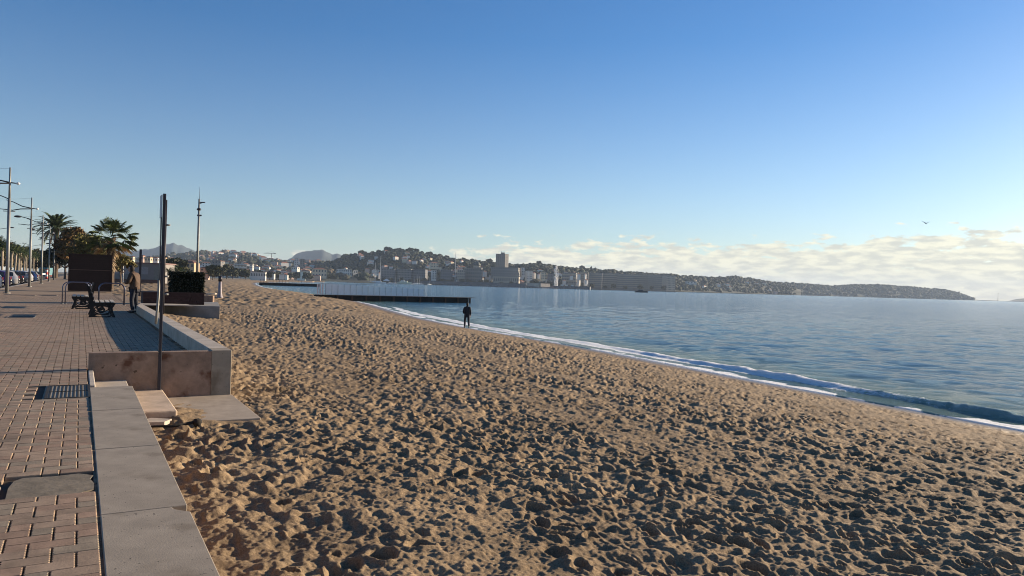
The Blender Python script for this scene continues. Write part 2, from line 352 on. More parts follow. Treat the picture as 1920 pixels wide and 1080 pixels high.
def sea_mat():
    m = bpy.data.materials.new('sea_water'); m.use_nodes = True; t = m.node_tree; n = t.nodes; b = n['Principled BSDF']; l = t.links.new
    co = n.new('ShaderNodeTexCoord')
    def nz(sc, d, sx=1.0, rot=0.0, r=0.5):
        mp = n.new('ShaderNodeMapping'); mp.inputs['Scale'].default_value = (1.0, sx, 1.0); mp.inputs['Rotation'].default_value = (0, 0, rot); l(co.outputs['Object'], mp.inputs[0])
        q = n.new('ShaderNodeTexNoise'); q.inputs['Scale'].default_value = sc; q.inputs['Detail'].default_value = d; q.inputs['Roughness'].default_value = r; l(mp.outputs[0], q.inputs['Vector']); return q.outputs[0]
    def ma(op, a, b_):
        q = n.new('ShaderNodeMath'); q.operation = op
        for i, x in enumerate((a, b_)):
            if isinstance(x, (int, float)): q.inputs[i].default_value = x
            else: l(x, q.inputs[i])
        return q.outputs[0]
    hh = ma('ADD', ma('MULTIPLY', nz(1.1, 9, 0.55, 0.4, 0.70), 1.0), ma('MULTIPLY', nz(4.5, 6, 0.6, 0.2, 0.7), 0.6))
    bp = n.new('ShaderNodeBump'); bp.inputs['Strength'].default_value = 1.0; bp.inputs['Distance'].default_value = 0.24; l(hh, bp.inputs['Height']); l(bp.outputs[0], b.inputs['Normal'])
    at = n.new('ShaderNodeAttribute'); at.attribute_name = 'foam'
    k = n.new('ShaderNodeMapRange'); l(ma('ADD', at.outputs['Fac'], ma('MULTIPLY', ma('SUBTRACT', nz(7.0, 6, 1, 0, 0.75), 0.5), 1.6)), k.inputs[0]); k.inputs[1].default_value = 0.42; k.inputs[2].default_value = 0.62
    sh = n.new('ShaderNodeAttribute'); sh.attribute_name = 'shallow_lit'
    m1 = n.new('ShaderNodeMix'); m1.data_type = 'RGBA'; l(sh.outputs['Fac'], m1.inputs['Factor']); m1.inputs['A'].default_value = (0.045, 0.145, 0.225, 1); m1.inputs['B'].default_value = (0.15, 0.23, 0.18, 1)  # green shallows, colour lightened to stand in for light passing through the wave
    m2 = n.new('ShaderNodeMix'); m2.data_type = 'RGBA'; l(k.outputs[0], m2.inputs['Factor']); l(m1.outputs['Result'], m2.inputs['A']); m2.inputs['B'].default_value = (0.78, 0.80, 0.80, 1)
    l(m2.outputs['Result'], b.inputs['Base Color'])
    rg = n.new('ShaderNodeMapRange'); l(k.outputs[0], rg.inputs[0]); rg.inputs[3].default_value = 0.09; rg.inputs[4].default_value = 0.9; l(rg.outputs[0], b.inputs['Roughness'])
    ss = ma('MULTIPLY', k.outputs[0], 0.75); l(ss, b.inputs['Subsurface Weight']); b.inputs['Subsurface Radius'].default_value = (0.5, 0.5, 0.5); b.inputs['Subsurface Scale'].default_value = 0.6
    b.inputs['IOR'].default_value = 1.333
    return m
o = npmesh('sea', np.stack([XW, YW, ZW], -1).reshape(-1, 3), gridfaces(len(r2), naz2), sea_mat(), attrs={'foam': fo.ravel(), 'shallow_lit': sstep(9, 0.5, off).ravel()}); tag(o, kind='structure')

# --- land under the town and the road
GRD = mat('dry_ground', (0.20, 0.16, 0.10), 0.95, 0.35, 0.05)
ASPH = mat('asphalt', (0.055, 0.053, 0.052), 0.9, 0.2, 1.5, 0.004, 60)
g = MB()
poly = [(-3.0, -60), (-3.0, 500), (60, 640), (130, 760), PX(492, 820, 0)[:2], PX(510, 1100, 0)[:2], PX(560, 1420, 0)[:2], PX(640, 1540, 0)[:2], PX(800, 1560, 0)[:2], PX(985, 1500, 0)[:2], PX(1105, 1620, 0)[:2], PX(1260, 2000, 0)[:2], PX(1500, 2900, 0)[:2], PX(1650, 3700, 0)[:2], PX(1830, 4600, 0)[:2], PX(1840, 7000, 0)[:2], PX(900, 8000, 0)[:2], PX(200, 8000, 0)[:2], (-3000, 5000), (-3000, -60)]
me = bpy.data.meshes.new('ground')
import bmesh
bm = bmesh.new(); vv = [bm.verts.new((p[0], p[1], -0.35)) for p in poly]; bm.faces.new(vv); bmesh.ops.triangulate(bm, faces=bm.faces[:]); bm.normal_update()
bm.faces.ensure_lookup_table()
if bm.faces[0].normal.z < 0: bmesh.ops.reverse_faces(bm, faces=bm.faces[:])
bm.to_mesh(me); bm.free(); me.materials.append(GRD); o = bpy.data.objects.new('ground', me); COL.objects.link(o); tag(o, kind='structure')
MB().box((-9.8, 320, -0.215), (9.4, 760, 0.25)).build('road', ASPH).__setitem__('kind', 'structure')
ln = MB()
for k in range(46): ln.box((-6.1-4.0/2, 30+k*2.6, -0.086), (4.0, 0.1, 0.006))
ln.build('road_marking', mat('road_paint', (0.75, 0.75, 0.72), 0.7, 0.1)).__setitem__('kind', 'structure')

# --- paving: interlocking pavers, doubles and singles in diagonal steps
PA, PB = 0.107, 0.117
def pavers():
    V = []; Fc = []; C = []; base = 0
    def colr():
        k = random.random(); b = random.uniform(0.86, 1.12)
        c = (0.285, 0.202, 0.136) if k < 0.6 else ((0.29, 0.192, 0.128) if k < 0.82 else (0.25, 0.195, 0.135))
        return [x*b for x in c]
    nb = MB(); nb.c = []
    for c in range(-64, 18):
        for r in range(18, 470):
            x0 = 0.125+c*PA; y0 = r*PB
            x1 = x0+PA
            if x1 > 0.16 and y0 < 12.62: continue
            if x1 > 1.8 and y0 < 32.5: continue
            if x1 < -0.13*y0-0.9: continue
            ph = (r+c) % 3
            if ph == 0: continue              # right half of a double started in the column to the left
            wd = 1
            if ph == 2: wd = 2                # this one runs over into the next column
            if wd == 2 and ((x1+PA > 0.16 and y0 < 12.62) or (x1+PA > 1.84)): wd = 1
            if y0 < 12.6 and c == 0 and (r+c) % 3 == 2: wd = 1
            X0, X1, Y0, Y1 = x0+0.0055, x0+PA*wd-0.0055, y0+0.0016, y0+PB-0.0016
            # iron grating and concrete patch take their places
            if 9.72 < y0+PB/2 < 10.86 and X1 > -0.33 : continue
            if 5.45 < y0+PB/2 < 6.06 and X1 > -0.36 and X0 < 0.12: continue
            z = 0.0+random.uniform(-0.0016, 0.0016)+0.006*math.sin(x0*1.3+y0*0.5)
            if y0 < 11.0:
                L_ = []; n = 4
                for k in range(n*2+1): L_.append((X1+(0.0032 if k % 2 else -0.0032), Y0+(Y1-Y0)*k/(n*2)))
                for k in range(n*2, -1, -1): L_.append((X0+(0.0032 if k % 2 else -0.0032), Y0+(Y1-Y0)*k/(n*2)))
            else: L_ = [(X1, Y0), (X1, Y1), (X0, Y1), (X0, Y0)]
            m = len(L_); cx, cy = (X0+X1)/2, (Y0+Y1)/2; bz = 0.0022 if y0 < 20 else 0
            o = len(nb.v); cc = colr()
            if bz:
                nb.v += [(p[0]-math.copysign(bz, p[0]-cx), p[1]-math.copysign(min(bz, abs(p[1]-cy)), p[1]-cy), z) for p in L_]+[(p[0], p[1], z-0.005) for p in L_]+[(p[0], p[1], z-0.03) for p in L_]
                nb.f.append(tuple(range(o, o+m)))
                for q in range(2):
                    for i in range(m): nb.f.append((o+q*m+i, o+(q+1)*m+i, o+(q+1)*m+(i+1) % m, o+q*m+(i+1) % m))
                nb.c += [cc]*(3*m)
            else:
                nb.v += [(p[0], p[1], z) for p in L_]+[(p[0], p[1], z-0.02) for p in L_]; nb.f.append(tuple(range(o, o+m)))
                for i in range(m): nb.f.append((o+i, o+m+i, o+m+(i+1) % m, o+(i+1) % m))
                nb.c += [cc]*(2*m)
    return nb
pm = mat('paver_concrete', (0.3, 0.2, 0.15), 0.85, 0.25, 7.0, 0.003, 90, attr='col', stain=((0.15, 0.11, 0.075), 0.9, 0.60))
nb = pavers(); tag(nb.build('pavement', pm), kind='structure')
JM = mat('sandy_joint', (0.055, 0.042, 0.03), 0.95, 0.3, 8)
gapm = MB()
for k in range(40):
    gapm.box((0.1285+random.uniform(-.002, .002), 0.6+k*0.25, -0.02-random.uniform(0, .004)), (0.022, 0.25, 0.03))
tag(gapm.build('joint_fill', mat('joint_sand', (0.15, 0.11, 0.07), 0.95, 0.5, 10)), kind='structure')
bed = MB().prism([(-5.1, -30), (0.15, -30), (0.15, 12.6), (1.82, 12.6), (1.82, 32.3), (2.45, 36), (2.5, 60), (-5.1, 60)], -0.32, -0.020)
tag(bed.build('paving_bed', JM), kind='structure')
farp = MB().prism([(-5.1, 60.02), (2.2, 60.02), (2.2, 700), (-5.1, 700)], -0.32, -0.004)
PFM = mat('far_paving', (0.255, 0.182, 0.118), 0.9, 0.2, 0.8); farp.prism([(-5.1, 54.9), (2.0, 54.9), (2.0, 60.02), (-5.1, 60.02)], -0.02, -0.004)
tag(farp.build('far_pavement', PFM), kind='structure')
side = MB().prism([(1.9, 32.4), (2.6, 37.5), (2.6, 54.9), (2.0, 54.9), (1.9, 36)], -0.32, -0.002)
tag(side.build('side_pavement', PFM), kind='structure')
MB().box((-5.2, 320, -0.11), (0.2, 760, 0.22)).build('kerb', mat('kerb_stone', (0.36, 0.34, 0.31), 0.8)).__setitem__('kind', 'structure')

# ------------------------------------------------------------------ concrete pieces by the sand
CONC = mat('grey_concrete', (0.30, 0.25, 0.19), 0.85, 0.22, 2.6, 0.002, 120, stain=((0.19, 0.15, 0.105), 1.9, 0.54), speck=(42.0, 0.69, (0.05, 0.04, 0.03)))
CONC2 = mat('warm_concrete', (0.26, 0.175, 0.125), 0.85, 0.32, 4.0, 0.006, 40, stain=((0.12, 0.055, 0.032), 3.2, 0.57), speck=(9.0, 0.68, (0.09, 0.06, 0.04)))
CONC3 = mat('pale_concrete', (0.42, 0.36, 0.29), 0.85, 0.2, 3.0, 0.004, 50)
ys_j = [10.52, 8.73, 6.80, 4.94, 3.0, 1.0, -1.0]
names = ['narrow grey coping slab at the top of the steps', 'grey coping slab second from the steps, beside the paving', 'wide grey coping slab third from the steps, with dark speckles',
         'nearest grey coping slab with a chipped far corner, at the bottom edge of the photo', 'grey coping slab under the camera at the bottom edge', 'grey coping slab behind the camera']
for i in range(6):
    y1, y0 = ys_j[i]-0.009, ys_j[i+1]+0.009; zt = 0.003+random.uniform(-0.003, 0.002)
    if i == 3: pl = [(0.137, y0), (0.61, y0), (0.61, y1-0.14), (0.53, y1-0.05), (0.52, y1), (0.137, y1)]
    else: pl = [(0.137, y0), (0.61, y0), (0.61, y1), (0.137, y1)]
    if i > 3: pl = [(p[0], p[1]) for p in pl]
    if i == 5: continue
    o = MB().prism([(p[0]-0.38, p[1]-y0) for p in pl], -0.10, zt).build('coping_slab', CONC, loc=(0.38, y0, 0), bevel=0.006)
    tag(o, names[i], 'coping slab', 'coping slabs along the sand')
tag(MB().prism([(0.19, -2), (0.57, -2), (0.57, 10.6), (0.19, 10.6)], -0.9, -0.101).build('coping_base', CONC2), 'rough concrete base under the coping slabs', 'retaining wall')
# front wall of the raised corner: two cast panels and the end of the kerb wall
w = thing('retaining_wall', 'low brown stained concrete wall with a dark joint, facing the camera at the corner of the paving', 'low wall', (0.14, 12.4, 0))
MB().box((0.46, 0.09, -0.215), (0.92, 0.17, 0.93)).build('wall_panel', CONC2, w, bevel=0.008)
MB().box((1.305, 0.09, -0.217), (0.75, 0.17, 0.93)).build('wall_panel', CONC2, w, bevel=0.008)
k = thing('kerb_wall', 'long low grey concrete wall running along the sand to the person in the tan jacket', 'low wall', (1.97, 12.4, 0))
yk = 0.0
for i, ln_ in enumerate((0.42, 2.9, 2.9, 2.9, 2.9, 2.9, 2.9, 1.9)):
    MB().box((0, yk+ln_/2-0.004, -0.17+0.0015*i), (0.30-0.002*i, ln_-0.008, 0.86)).build('wall_block', CONC if i == 0 else CONC3, k, bevel=0.01); yk += ln_
s = thing('beach_steps', 'two worn pale concrete steps leading down from the paving to the sand', 'steps', (0.15, 10.4, 0))
MB().box((0.02, 1.16, -0.30), (0.07, 1.66, 0.6)).build('landing_edge', CONC3, s, bevel=0.012)
MB().box((0.27, 1.09, -0.40), (0.43, 1.80, 0.48)).build('step', CONC3, s, bevel=0.012)
MB().box((0.74, 0.99, -0.37), (0.48, 2.0, 0.10)).build('step', mat('worn_step', (0.50, 0.38, 0.27), 0.85, 0.22, 4, 0.006, 30), s, bevel=0.02)
MB().box((0.70, 1.15, -0.60), (0.42, 1.6, 0.34)).build('step_footing', CONC2, s)
o = MB().box((0, 0, 0), (1.12, 2.2, 0.16)).build('concrete_slab', mat('sandy_slab', (0.36, 0.29, 0.215), 0.85, 0.18, 5, 0.003, 60), loc=(1.58, 11.32, -0.53), bevel=0.01); tag(o, 'flat concrete slab half buried in sand below the stained wall', 'slab')
o = MB().prism([(-0.26, -0.10), (0.10, -0.16), (0.2, 0.02), (-0.02, 0.18)], 0, 0.05).build('stone_slab', CONC3, loc=(0.84, 10.12, -0.43)); tag(o, 'pale broken flagstone lying on the sand under the front of the lower step', 'stone')
# charred log and its knob in the sand
lg = thing('driftwood_branch', 'black charred branch with a knotted end lying in the sand by the steps', 'driftwood', (1.02, 9.72, -0.43))
BLK = mat('charred_wood', (0.02, 0.017, 0.014), 0.9, 0.4, 20, 0.01, 30)
MB().tube([(-0.42, 0.10, 0.02), (-0.2, 0.06, 0.035), (0.0, 0.03, 0.03), (0.22, 0.07, 0.05)], [0.008, 0.014, 0.017, 0.02], 7).build('stick', BLK, lg, True)
def lump(p, r): q = Vector(p); f = 1+0.25*math.sin(7*q.x+3*q.z)*math.cos(5*q.y+1); return (q.x*r[0]*f, q.y*r[1]*f, q.z*r[2]*f)
MB().ball((0.27, 0.08, 0.045), (0.055, 0.05, 0.05), 10, 8, lump).build('knot', BLK, lg, True)
# grating
IR = mat('dark_iron', (0.022, 0.020, 0.018), 0.75, 0.3, 10)
gt = thing('drain_grate', 'iron drain grate set in the paving beside the steps', 'drain grate', (-0.085, 10.28, 0))
fr = MB()
for a in (-1, 1): fr.box((0, a*0.535, -0.012), (0.46, 0.03, 0.03)); fr.box((a*0.215, 0, -0.012), (0.03, 1.04, 0.03))
fr.box((0, 0, -0.0125), (0.40, 0.022, 0.028)); fr.build('frame', IR, gt)
for i in range(10):
    MB().box((-0.18+i*0.04, 0, -0.013), (0.014, 1.04, 0.024)).build('grate_bar', IR, gt)
MB().box((0, 0, -0.10), (0.44, 1.1, 0.02)).build('pit', mat('pit_dark', (0.015, 0.013, 0.012), 1.0), gt)
tag(MB().prism([(-0.48, 9.70), (0.122, 9.70), (0.122, 10.88), (-0.48, 10.88), (-0.48, 10.87), (-0.33, 10.87), (-0.33, 9.72), (-0.48, 9.72)], -0.013, -0.004).build('grate_surround', CONC), kind='structure')
# cement repair
o = MB().prism([(-0.365, 5.46), (-0.1, 5.475), (0.02, 5.462), (0.05, 5.52), (0.112, 5.56), (0.118, 5.72), (0.095, 5.86), (0.115, 5.95), (0.03, 6.04), (-0.12, 6.02), (-0.3, 6.05), (-0.35, 5.98), (-0.37, 5.8)], -0.013, -0.001).build('concrete_patch', mat('patch_cement', (0.19, 0.155, 0.11), 0.9, 0.3, 6, 0.006, 25), loc=(0, 0, 0)); tag(o, 'grey cement repair patch among the pavers beside the coping', 'concrete patch')

# ------------------------------------------------------------------ manhole lids and dark drains further up the paving
for (u, v, lb) in ((40, 594.5, 'square dark manhole cover in the paving left of the bench'), (22, 553, 'dark drain lid at the foot of the first lamp post'), (51, 553.6, 'dark drain lid right of the first lamp post'), (92, 554, 'dark drain lid nearer the dark wooden kiosk')):
    p = G(u, v, 0.0); w_ = 0.62 if v > 590 else 0.75
    mh = thing('manhole_cover', lb, 'manhole cover', (p[0], p[1], 0.006))
    MB().box((0, 0, 0), (w_, w_*1.3, 0.012)).build('lid', IR, mh); MB().box((0, 0, -0.004), (w_+0.1, w_*1.3+0.1, 0.012)).build('rim', CONC, mh)

# ------------------------------------------------------------------ tall post with edge-on plates by the wall
DM = mat('dark_metal', (0.045, 0.042, 0.05), 0.45, 0.15, 5, metal=0.5)
GM = mat('galvanised', (0.22, 0.22, 0.21), 0.55, 0.12, 6, metal=0.35)
PLM = mat('pale_plate', (0.42, 0.46, 0.48), 0.5, 0.1, 4)
p = G(297, 729, -0.32)
sp_ = thing('sign_post', 'tall dark metal post standing in front of the stained wall with sign plates seen edge-on', 'sign post', (p[0]-0.005, 12.33, -0.32))
MB().box((0, 0, 1.485), (0.044, 0.043, 2.97)).build('pole', DM, sp_, bevel=0.006)
MB().tube([(0.028, 0.02, 1.15), (0.028, 0.02, 2.88)], 0.014, 8).build('side_rail', DM, sp_, True)
pr = TH-0.02
MB().box((-0.036, 0.10, 2.78), (0.012, 0.26, 0.34)).build('sign_plate', PLM, sp_)
MB().box((-0.034, 0.05, 2.15), (0.012, 0.12, 0.98)).build('sign_plate', DM, sp_)
MB().tube([(-0.045, 0.05, 1.68), (-0.04, 0.05, 1.45), (-0.052, 0.05, 1.2), (-0.066, 0.05, 1.0)], [0.014, 0.018, 0.02, 0.018], 8).build('curved_bracket', GM, sp_, True)
for z in (1.45, 1.72, 2.02, 2.5): MB().tube([(0.03, 0.0, z), (0.09, 0.0, z)], 0.014, 8).build('clamp', GM, sp_, True)

# ------------------------------------------------------------------ bench
SLAT = mat('bench_slat', (0.45, 0.40, 0.33), 0.6, 0.2, 6)
def bench_end(y):
    m = MB(); t = 0.05
    m.ext([(0.0, 0.0), (0.10, 0.0), (0.17, 0.07), (0.15, 0.2), (0.15, 0.33), (0.05, 0.36), (0.07, 0.2)], y, y+t)            # back foot
    m.ext([(0.62, 0.07), (0.70, 0.0), (0.77, 0.0), (0.70, 0.16), (0.68, 0.30), (0.76, 0.44), (0.70, 0.47), (0.60, 0.33)], y+0.001, y+t-0.001)      # front foot
    m.ext([(0.13, 0.34), (0.74, 0.40), (0.76, 0.47), (0.08, 0.46)], y+0.002, y+t-0.002)
    m.ext([(0.05, 0.33), (0.15, 0.33), (0.12, 0.62), (0.05, 0.90), (-0.02, 1.03), (-0.07, 1.02), (-0.02, 0.85), (0.02, 0.6)], y+0.003, y+t-0.003)
    for (cx, cz, a, b, w_) in ((0.39, 0.235, 0.235, 0.135, 0.018), (0.36, 0.235, 0.085, 0.07, 0.03)):
        pts = [(cx+a*math.cos(q), y+t/2, cz+b*math.sin(q)) for q in np.linspace(0, 2*math.pi, 25)]; m.tube(pts, w_, 6, False)
    m.ext([(0.1, 0.0), (0.2, 0.0), (0.39, -0.0), (0.62, 0.0), (0.64, 0.07), (0.52, 0.035), (0.39, 0.03), (0.26, 0.035), (0.15, 0.08)], y+0.006, y+t-0.006)
    m.ext([(0.14, 0.06), (0.2, 0.12), (0.24, 0.07)], y+0.01, y+t-0.01)
    return m
def make_bench(label, loc, rz):
    b = thing('park_bench', label, 'bench', loc, rz, 'black iron benches on the promenade')
    for y in (0.0, 1.75): bench_end(y).build('end_frame', IR, b)
    se = MB()
    for i in range(4): se.box((0.24+i*0.145, 0.9, 0.487+0.004*i), (0.11, 1.95, 0.035))
    se.build('seat', SLAT, b, bevel=0.006)
    bk = MB()
    for i in range(4): bk.box((0.135-0.035*i, 0.9, 0.60+i*0.125), (0.03, 1.95, 0.095))
    bk.build('backrest', mat('dark_slat', (0.05, 0.04, 0.035), 0.6), b, bevel=0.005)
    return b
make_bench('black cast-iron bench with an oval in its end frame, facing the sea', (0.26, 27.1, 0), 0)
make_bench('black bench behind the nearer one, facing the road with pale slats', (0.50, 35.2, 0), math.pi)

# ------------------------------------------------------------------ bicycle hoops
BLU = mat('steel_tube', (0.10, 0.11, 0.16), 0.3, 0.1, 4, metal=0.85)
def hoop(label, a, b):
    o = thing('bicycle_rack', label, 'bicycle rack', (a[0], a[1], 0), math.atan2(b[1]-a[1], b[0]-a[0]), 'tube bicycle racks beside the benches'); w_ = math.hypot(b[0]-a[0], b[1]-a[1])
    for dy in (0.0, 0.34):
        pts = [(0, dy, 0), (0, dy, 0.72)]+[(0.26-0.26*math.cos(q), dy, 0.72+0.26*math.sin(q)) for q in np.linspace(0.2, math.pi/2, 6)]+[(w_-0.26+0.26*math.sin(q), dy, 0.72+0.26*math.cos(q)) for q in np.linspace(0, math.pi/2-0.2, 6)]+[(w_, dy, 0.72), (w_, dy, 0)]
        MB().tube(pts, 0.023, 10).build('tube_frame', BLU, o, True)
        for x in (0, w_): MB().tube([(x, dy, 0), (x, dy, 0.014)], 0.06, 10).build('foot_plate', GM, o)
hoop('left hoop bicycle rack in front of the dark kiosk', G(122, 570, 0), G(172, 570, 0))
hoop('right hoop bicycle rack between the kiosk and the person in the tan jacket', G(185, 572, 0), G(233, 572.5, 0))

# ------------------------------------------------------------------ dark wooden kiosk
KW = mat('dark_stained_wood', (0.032, 0.014, 0.009), 0.7, 0.25, 5, 0.004, 20)
a = G(127, 547, 0); ang = 0.0; wk = 2.78
kk = thing('wooden_kiosk', 'closed dark brown wooden kiosk like a plain box behind the bicycle racks', 'kiosk', (a[0], a[1], 0), ang)
bd = MB()
hk = 2.72
for i in range(16):
    z0 = 0.06+i*(hk-0.1)/16; bd.box((wk/2, 0.9, z0+0.081), (wk-0.0, 1.8, (hk-0.1)/16-0.012))
bd.build('board_wall', KW, kk)
MB().box((wk/2, 0.9, 1.4), (wk-0.05, 1.75, hk-0.1)).build('core', mat('kiosk_core', (0.02, 0.012, 0.01), 0.9), kk)
MB().box((wk/2, 0.9, hk+0.02), (wk+0.1, 1.9, 0.09)).build('roof', KW, kk)
MB().box((wk/2, -0.02, 1.62), (wk-0.1, 0.05, 0.06)).build('counter_rail', mat('kiosk_rail', (0.10, 0.055, 0.04), 0.6), kk)
for x in (0.04, wk-0.04): MB().box((x, -0.015, 1.4), (0.09, 0.05, hk-0.1)).build('corner_post', KW, kk)

# ------------------------------------------------------------------ lamp posts
def lamp(label, loc, head_only=False):
    o = thing('street_lamp', label, 'street lamp', loc, 0, 'grey lamp posts along the promenade')
    MB().tube([(0, 0, 0), (0, 0, 6.0)], [0.105, 0.085], 12).build('pole', GM, o, True)
    MB().tube([(0, 0, 6.0), (0, 0, 7.95)], [0.062, 0.05], 10).build('upper_pole', GM, o, True)
    MB().tube([(0, 0, 0), (0, 0, 0.05)], 0.2, 12).build('base_plate', GM, o)
    MB().tube([(0.35, 0, 6.98), (0, 0, 7.0), (-0.7, 0, 7.13), (-1.35, 0, 7.45), (-1.9, 0, 7.6)], [0.03, 0.045, 0.04, 0.035, 0.025], 8).build('upper_arm', DM, o, True)
    MB().tube([(0, 0, 6.95), (-0.8, 0, 6.88), (-1.4, 0, 6.72), (-2.4, 0, 6.78)], [0.045, 0.045, 0.04, 0.03], 8).build('lower_arm', DM, o, True)
    MB().ball((0.42, 0, 6.98), (0.12, 0.09, 0.08)).build('spotlight', mat('lamp_white', (0.75, 0.74, 0.7), 0.4), o, True)
    MB().tube([(0, 0, 5.95), (-0.4, 0, 6.12), (-0.8, 0, 6.2)], 0.028, 8).build('lamp_arm', DM, o, True)
    MB().ball((-1.0, 0, 6.2), (0.3, 0.15, 0.10), 12, 6).build('lamp_head', DM, o, True)
    MB().tube([(0.32, 0, 5.2), (-0.30, 0, 5.18)], 0.024, 8).build('cross_bar', DM, o, True)
    MB().tube([(0, 0, 7.9), (-1.2, 0, 7.72), (-2.6, 0, 7.62)], 0.006, 5).build('stay_wire', DM, o)
    return o
p1 = G(12.5, 550, 0)
lm = lamp('nearest grey lamp post at the left edge beside the parked cars', (p1[0], p1[1], 0))
lb = ['second grey lamp post from the left edge, left of the date palm', 'third grey lamp post, in front of the date palm fronds', 'fourth lamp post, small, before the palm row', 'fifth and farthest lamp post, tiny among the trees']
for i in range(4): dup(lm, (p1[0], p1[1]+23.5*(i+1), 0), label=lb[i])
lm.scale[2] = 0.975

# far-side lamps: twin-armed heads above the palms
def farlamp(label, loc):
    o = thing('street_lamp', label, 'street lamp', loc, 0, 'twin headed lamps across the road')
    MB().tube([(0, 0, 0), (0, 0, 8.3)], [0.09, 0.06], 8).build('pole', GM, o, True)
    MB().tube([(-1.8, 0, 8.9), (-0.6, 0, 8.5), (0, 0, 8.2), (0.6, 0, 8.35), (1.7, 0, 8.6)], 0.04, 6).build('twin_arm', DM, o, True)
    for s_ in (-1, 1): MB().ball((s_*1.95, 0, 8.9 if s_ < 0 else 8.62), (0.34, 0.17, 0.10)).build('lamp_head', DM, o, True)
    return o
fl = farlamp('twin headed street lamp across the road above the palm row', (-12.0, 150, 0))
dup(fl, (-11.5, 240, 0), label='farther twin headed street lamp showing beside the date palm trunk')

# ------------------------------------------------------------------ tall mast by the hedge
p = PX(369.5, 74, -0.4); ms = thing('light_mast', 'very tall thin grey mast with floodlight and antenna, behind the hedge', 'mast', (p[0], p[1], -0.45))
MB().tube([(0, 0, 0), (0, 0, 9.6)], [0.15, 0.085], 12).build('pole', GM, ms, True)
MB().tube([(0, 0, 9.6), (0, 0, 10.8)], [0.02, 0.008], 6).build('antenna', DM, ms, True)
MB().ball((0, 0, 8.55), (0.22, 0.22, 0.14)).build('camera_housing', DM, ms, True); MB().box((0.05, 0, 7.95), (0.42, 0.18, 0.14)).build('loudspeaker', DM, ms, bevel=0.02)
MB().box((0.34*math.cos(TH), -0.34*math.sin(TH), 9.25), (0.5, 0.12, 0.1), -TH).build('floodlight', DM, ms, bevel=0.02)
MB().tube([(0, 0, 9.1), (0.3*math.cos(TH), -0.3*math.sin(TH), 9.2)], 0.03, 6).build('bracket', DM, ms)

# ------------------------------------------------------------------ platform, planter, hedge
P4 = [G(261, 570, 0)[:2], G(412, 574.5, 0)[:2], G(409, 566.5, 0)[:2], G(262, 566, 0)[:2]]
pf = thing('beach_platform', 'grey concrete platform edge jutting out onto the sand below the hedge', 'platform')
MB().prism(P4, -0.9, -0.001).build('front_wall', mat('platform_concrete', (0.25, 0.235, 0.21), 0.85, 0.2, 2, 0.004, 40), pf, bevel=0.01)
MB().prism([G(262, 567.6, 0.05)[:2], G(350, 570, 0.05)[:2], G(361, 572.4, 0.05)[:2], G(262, 570.6, 0.05)[:2]][::-1], 0.002, 0.045).build('top_slab', CONC3, pf)
BR = mat('dark_brick', (0.05, 0.024, 0.02), 0.85, 0.35, 8, 0.01, 14)
h1 = G(383, 571.8, 0); h0 = (2.62, h1[1])
ang = math.atan2(h1[1]-h0[1], h1[0]-h0[0]); Lh = math.hypot(h1[0]-h0[0], h1[1]-h0[1])
pl = thing('planter', 'dark red-brown stone planter box under the clipped hedge', 'planter', (h0[0], h0[1], 0), ang)
st = MB()
for i in range(5):
    x = 0
    while x < Lh-0.02:
        w_ = min(random.uniform(0.22, 0.42), Lh-x); st.box((x+w_/2, 0.045, 0.062+i*0.112), (w_-0.014, 0.07+random.uniform(0, 0.012), 0.10)); x += w_
st.build('stone_facing', BR, pl)
MB().box((Lh/2, 0.75, 0.28), (Lh-0.01, 1.4, 0.56)).build('planter_wall', mat('planter_core', (0.06, 0.035, 0.03), 0.9), pl)
MB().box((Lh/2+0.02, 0.75, 0.575), (Lh+0.06, 1.5, 0.05)).build('coping', mat('planter_core', (0.06, 0.035, 0.03), 0.9), pl)
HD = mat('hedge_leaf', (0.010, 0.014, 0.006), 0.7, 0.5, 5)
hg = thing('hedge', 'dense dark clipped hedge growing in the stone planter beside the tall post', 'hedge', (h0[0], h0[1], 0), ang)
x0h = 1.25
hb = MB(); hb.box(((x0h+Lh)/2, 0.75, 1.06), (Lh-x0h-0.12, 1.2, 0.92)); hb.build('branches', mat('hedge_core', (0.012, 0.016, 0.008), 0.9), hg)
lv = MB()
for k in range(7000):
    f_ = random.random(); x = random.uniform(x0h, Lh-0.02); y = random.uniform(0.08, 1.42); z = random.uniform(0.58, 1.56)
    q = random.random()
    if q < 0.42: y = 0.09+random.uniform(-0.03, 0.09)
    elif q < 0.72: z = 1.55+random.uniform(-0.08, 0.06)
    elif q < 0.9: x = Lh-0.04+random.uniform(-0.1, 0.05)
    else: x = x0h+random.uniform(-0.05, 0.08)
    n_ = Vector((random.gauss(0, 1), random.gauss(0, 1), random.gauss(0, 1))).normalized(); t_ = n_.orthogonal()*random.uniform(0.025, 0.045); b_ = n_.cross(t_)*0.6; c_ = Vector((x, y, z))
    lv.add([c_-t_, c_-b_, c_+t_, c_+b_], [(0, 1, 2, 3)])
lv.build('foliage', HD, hg)
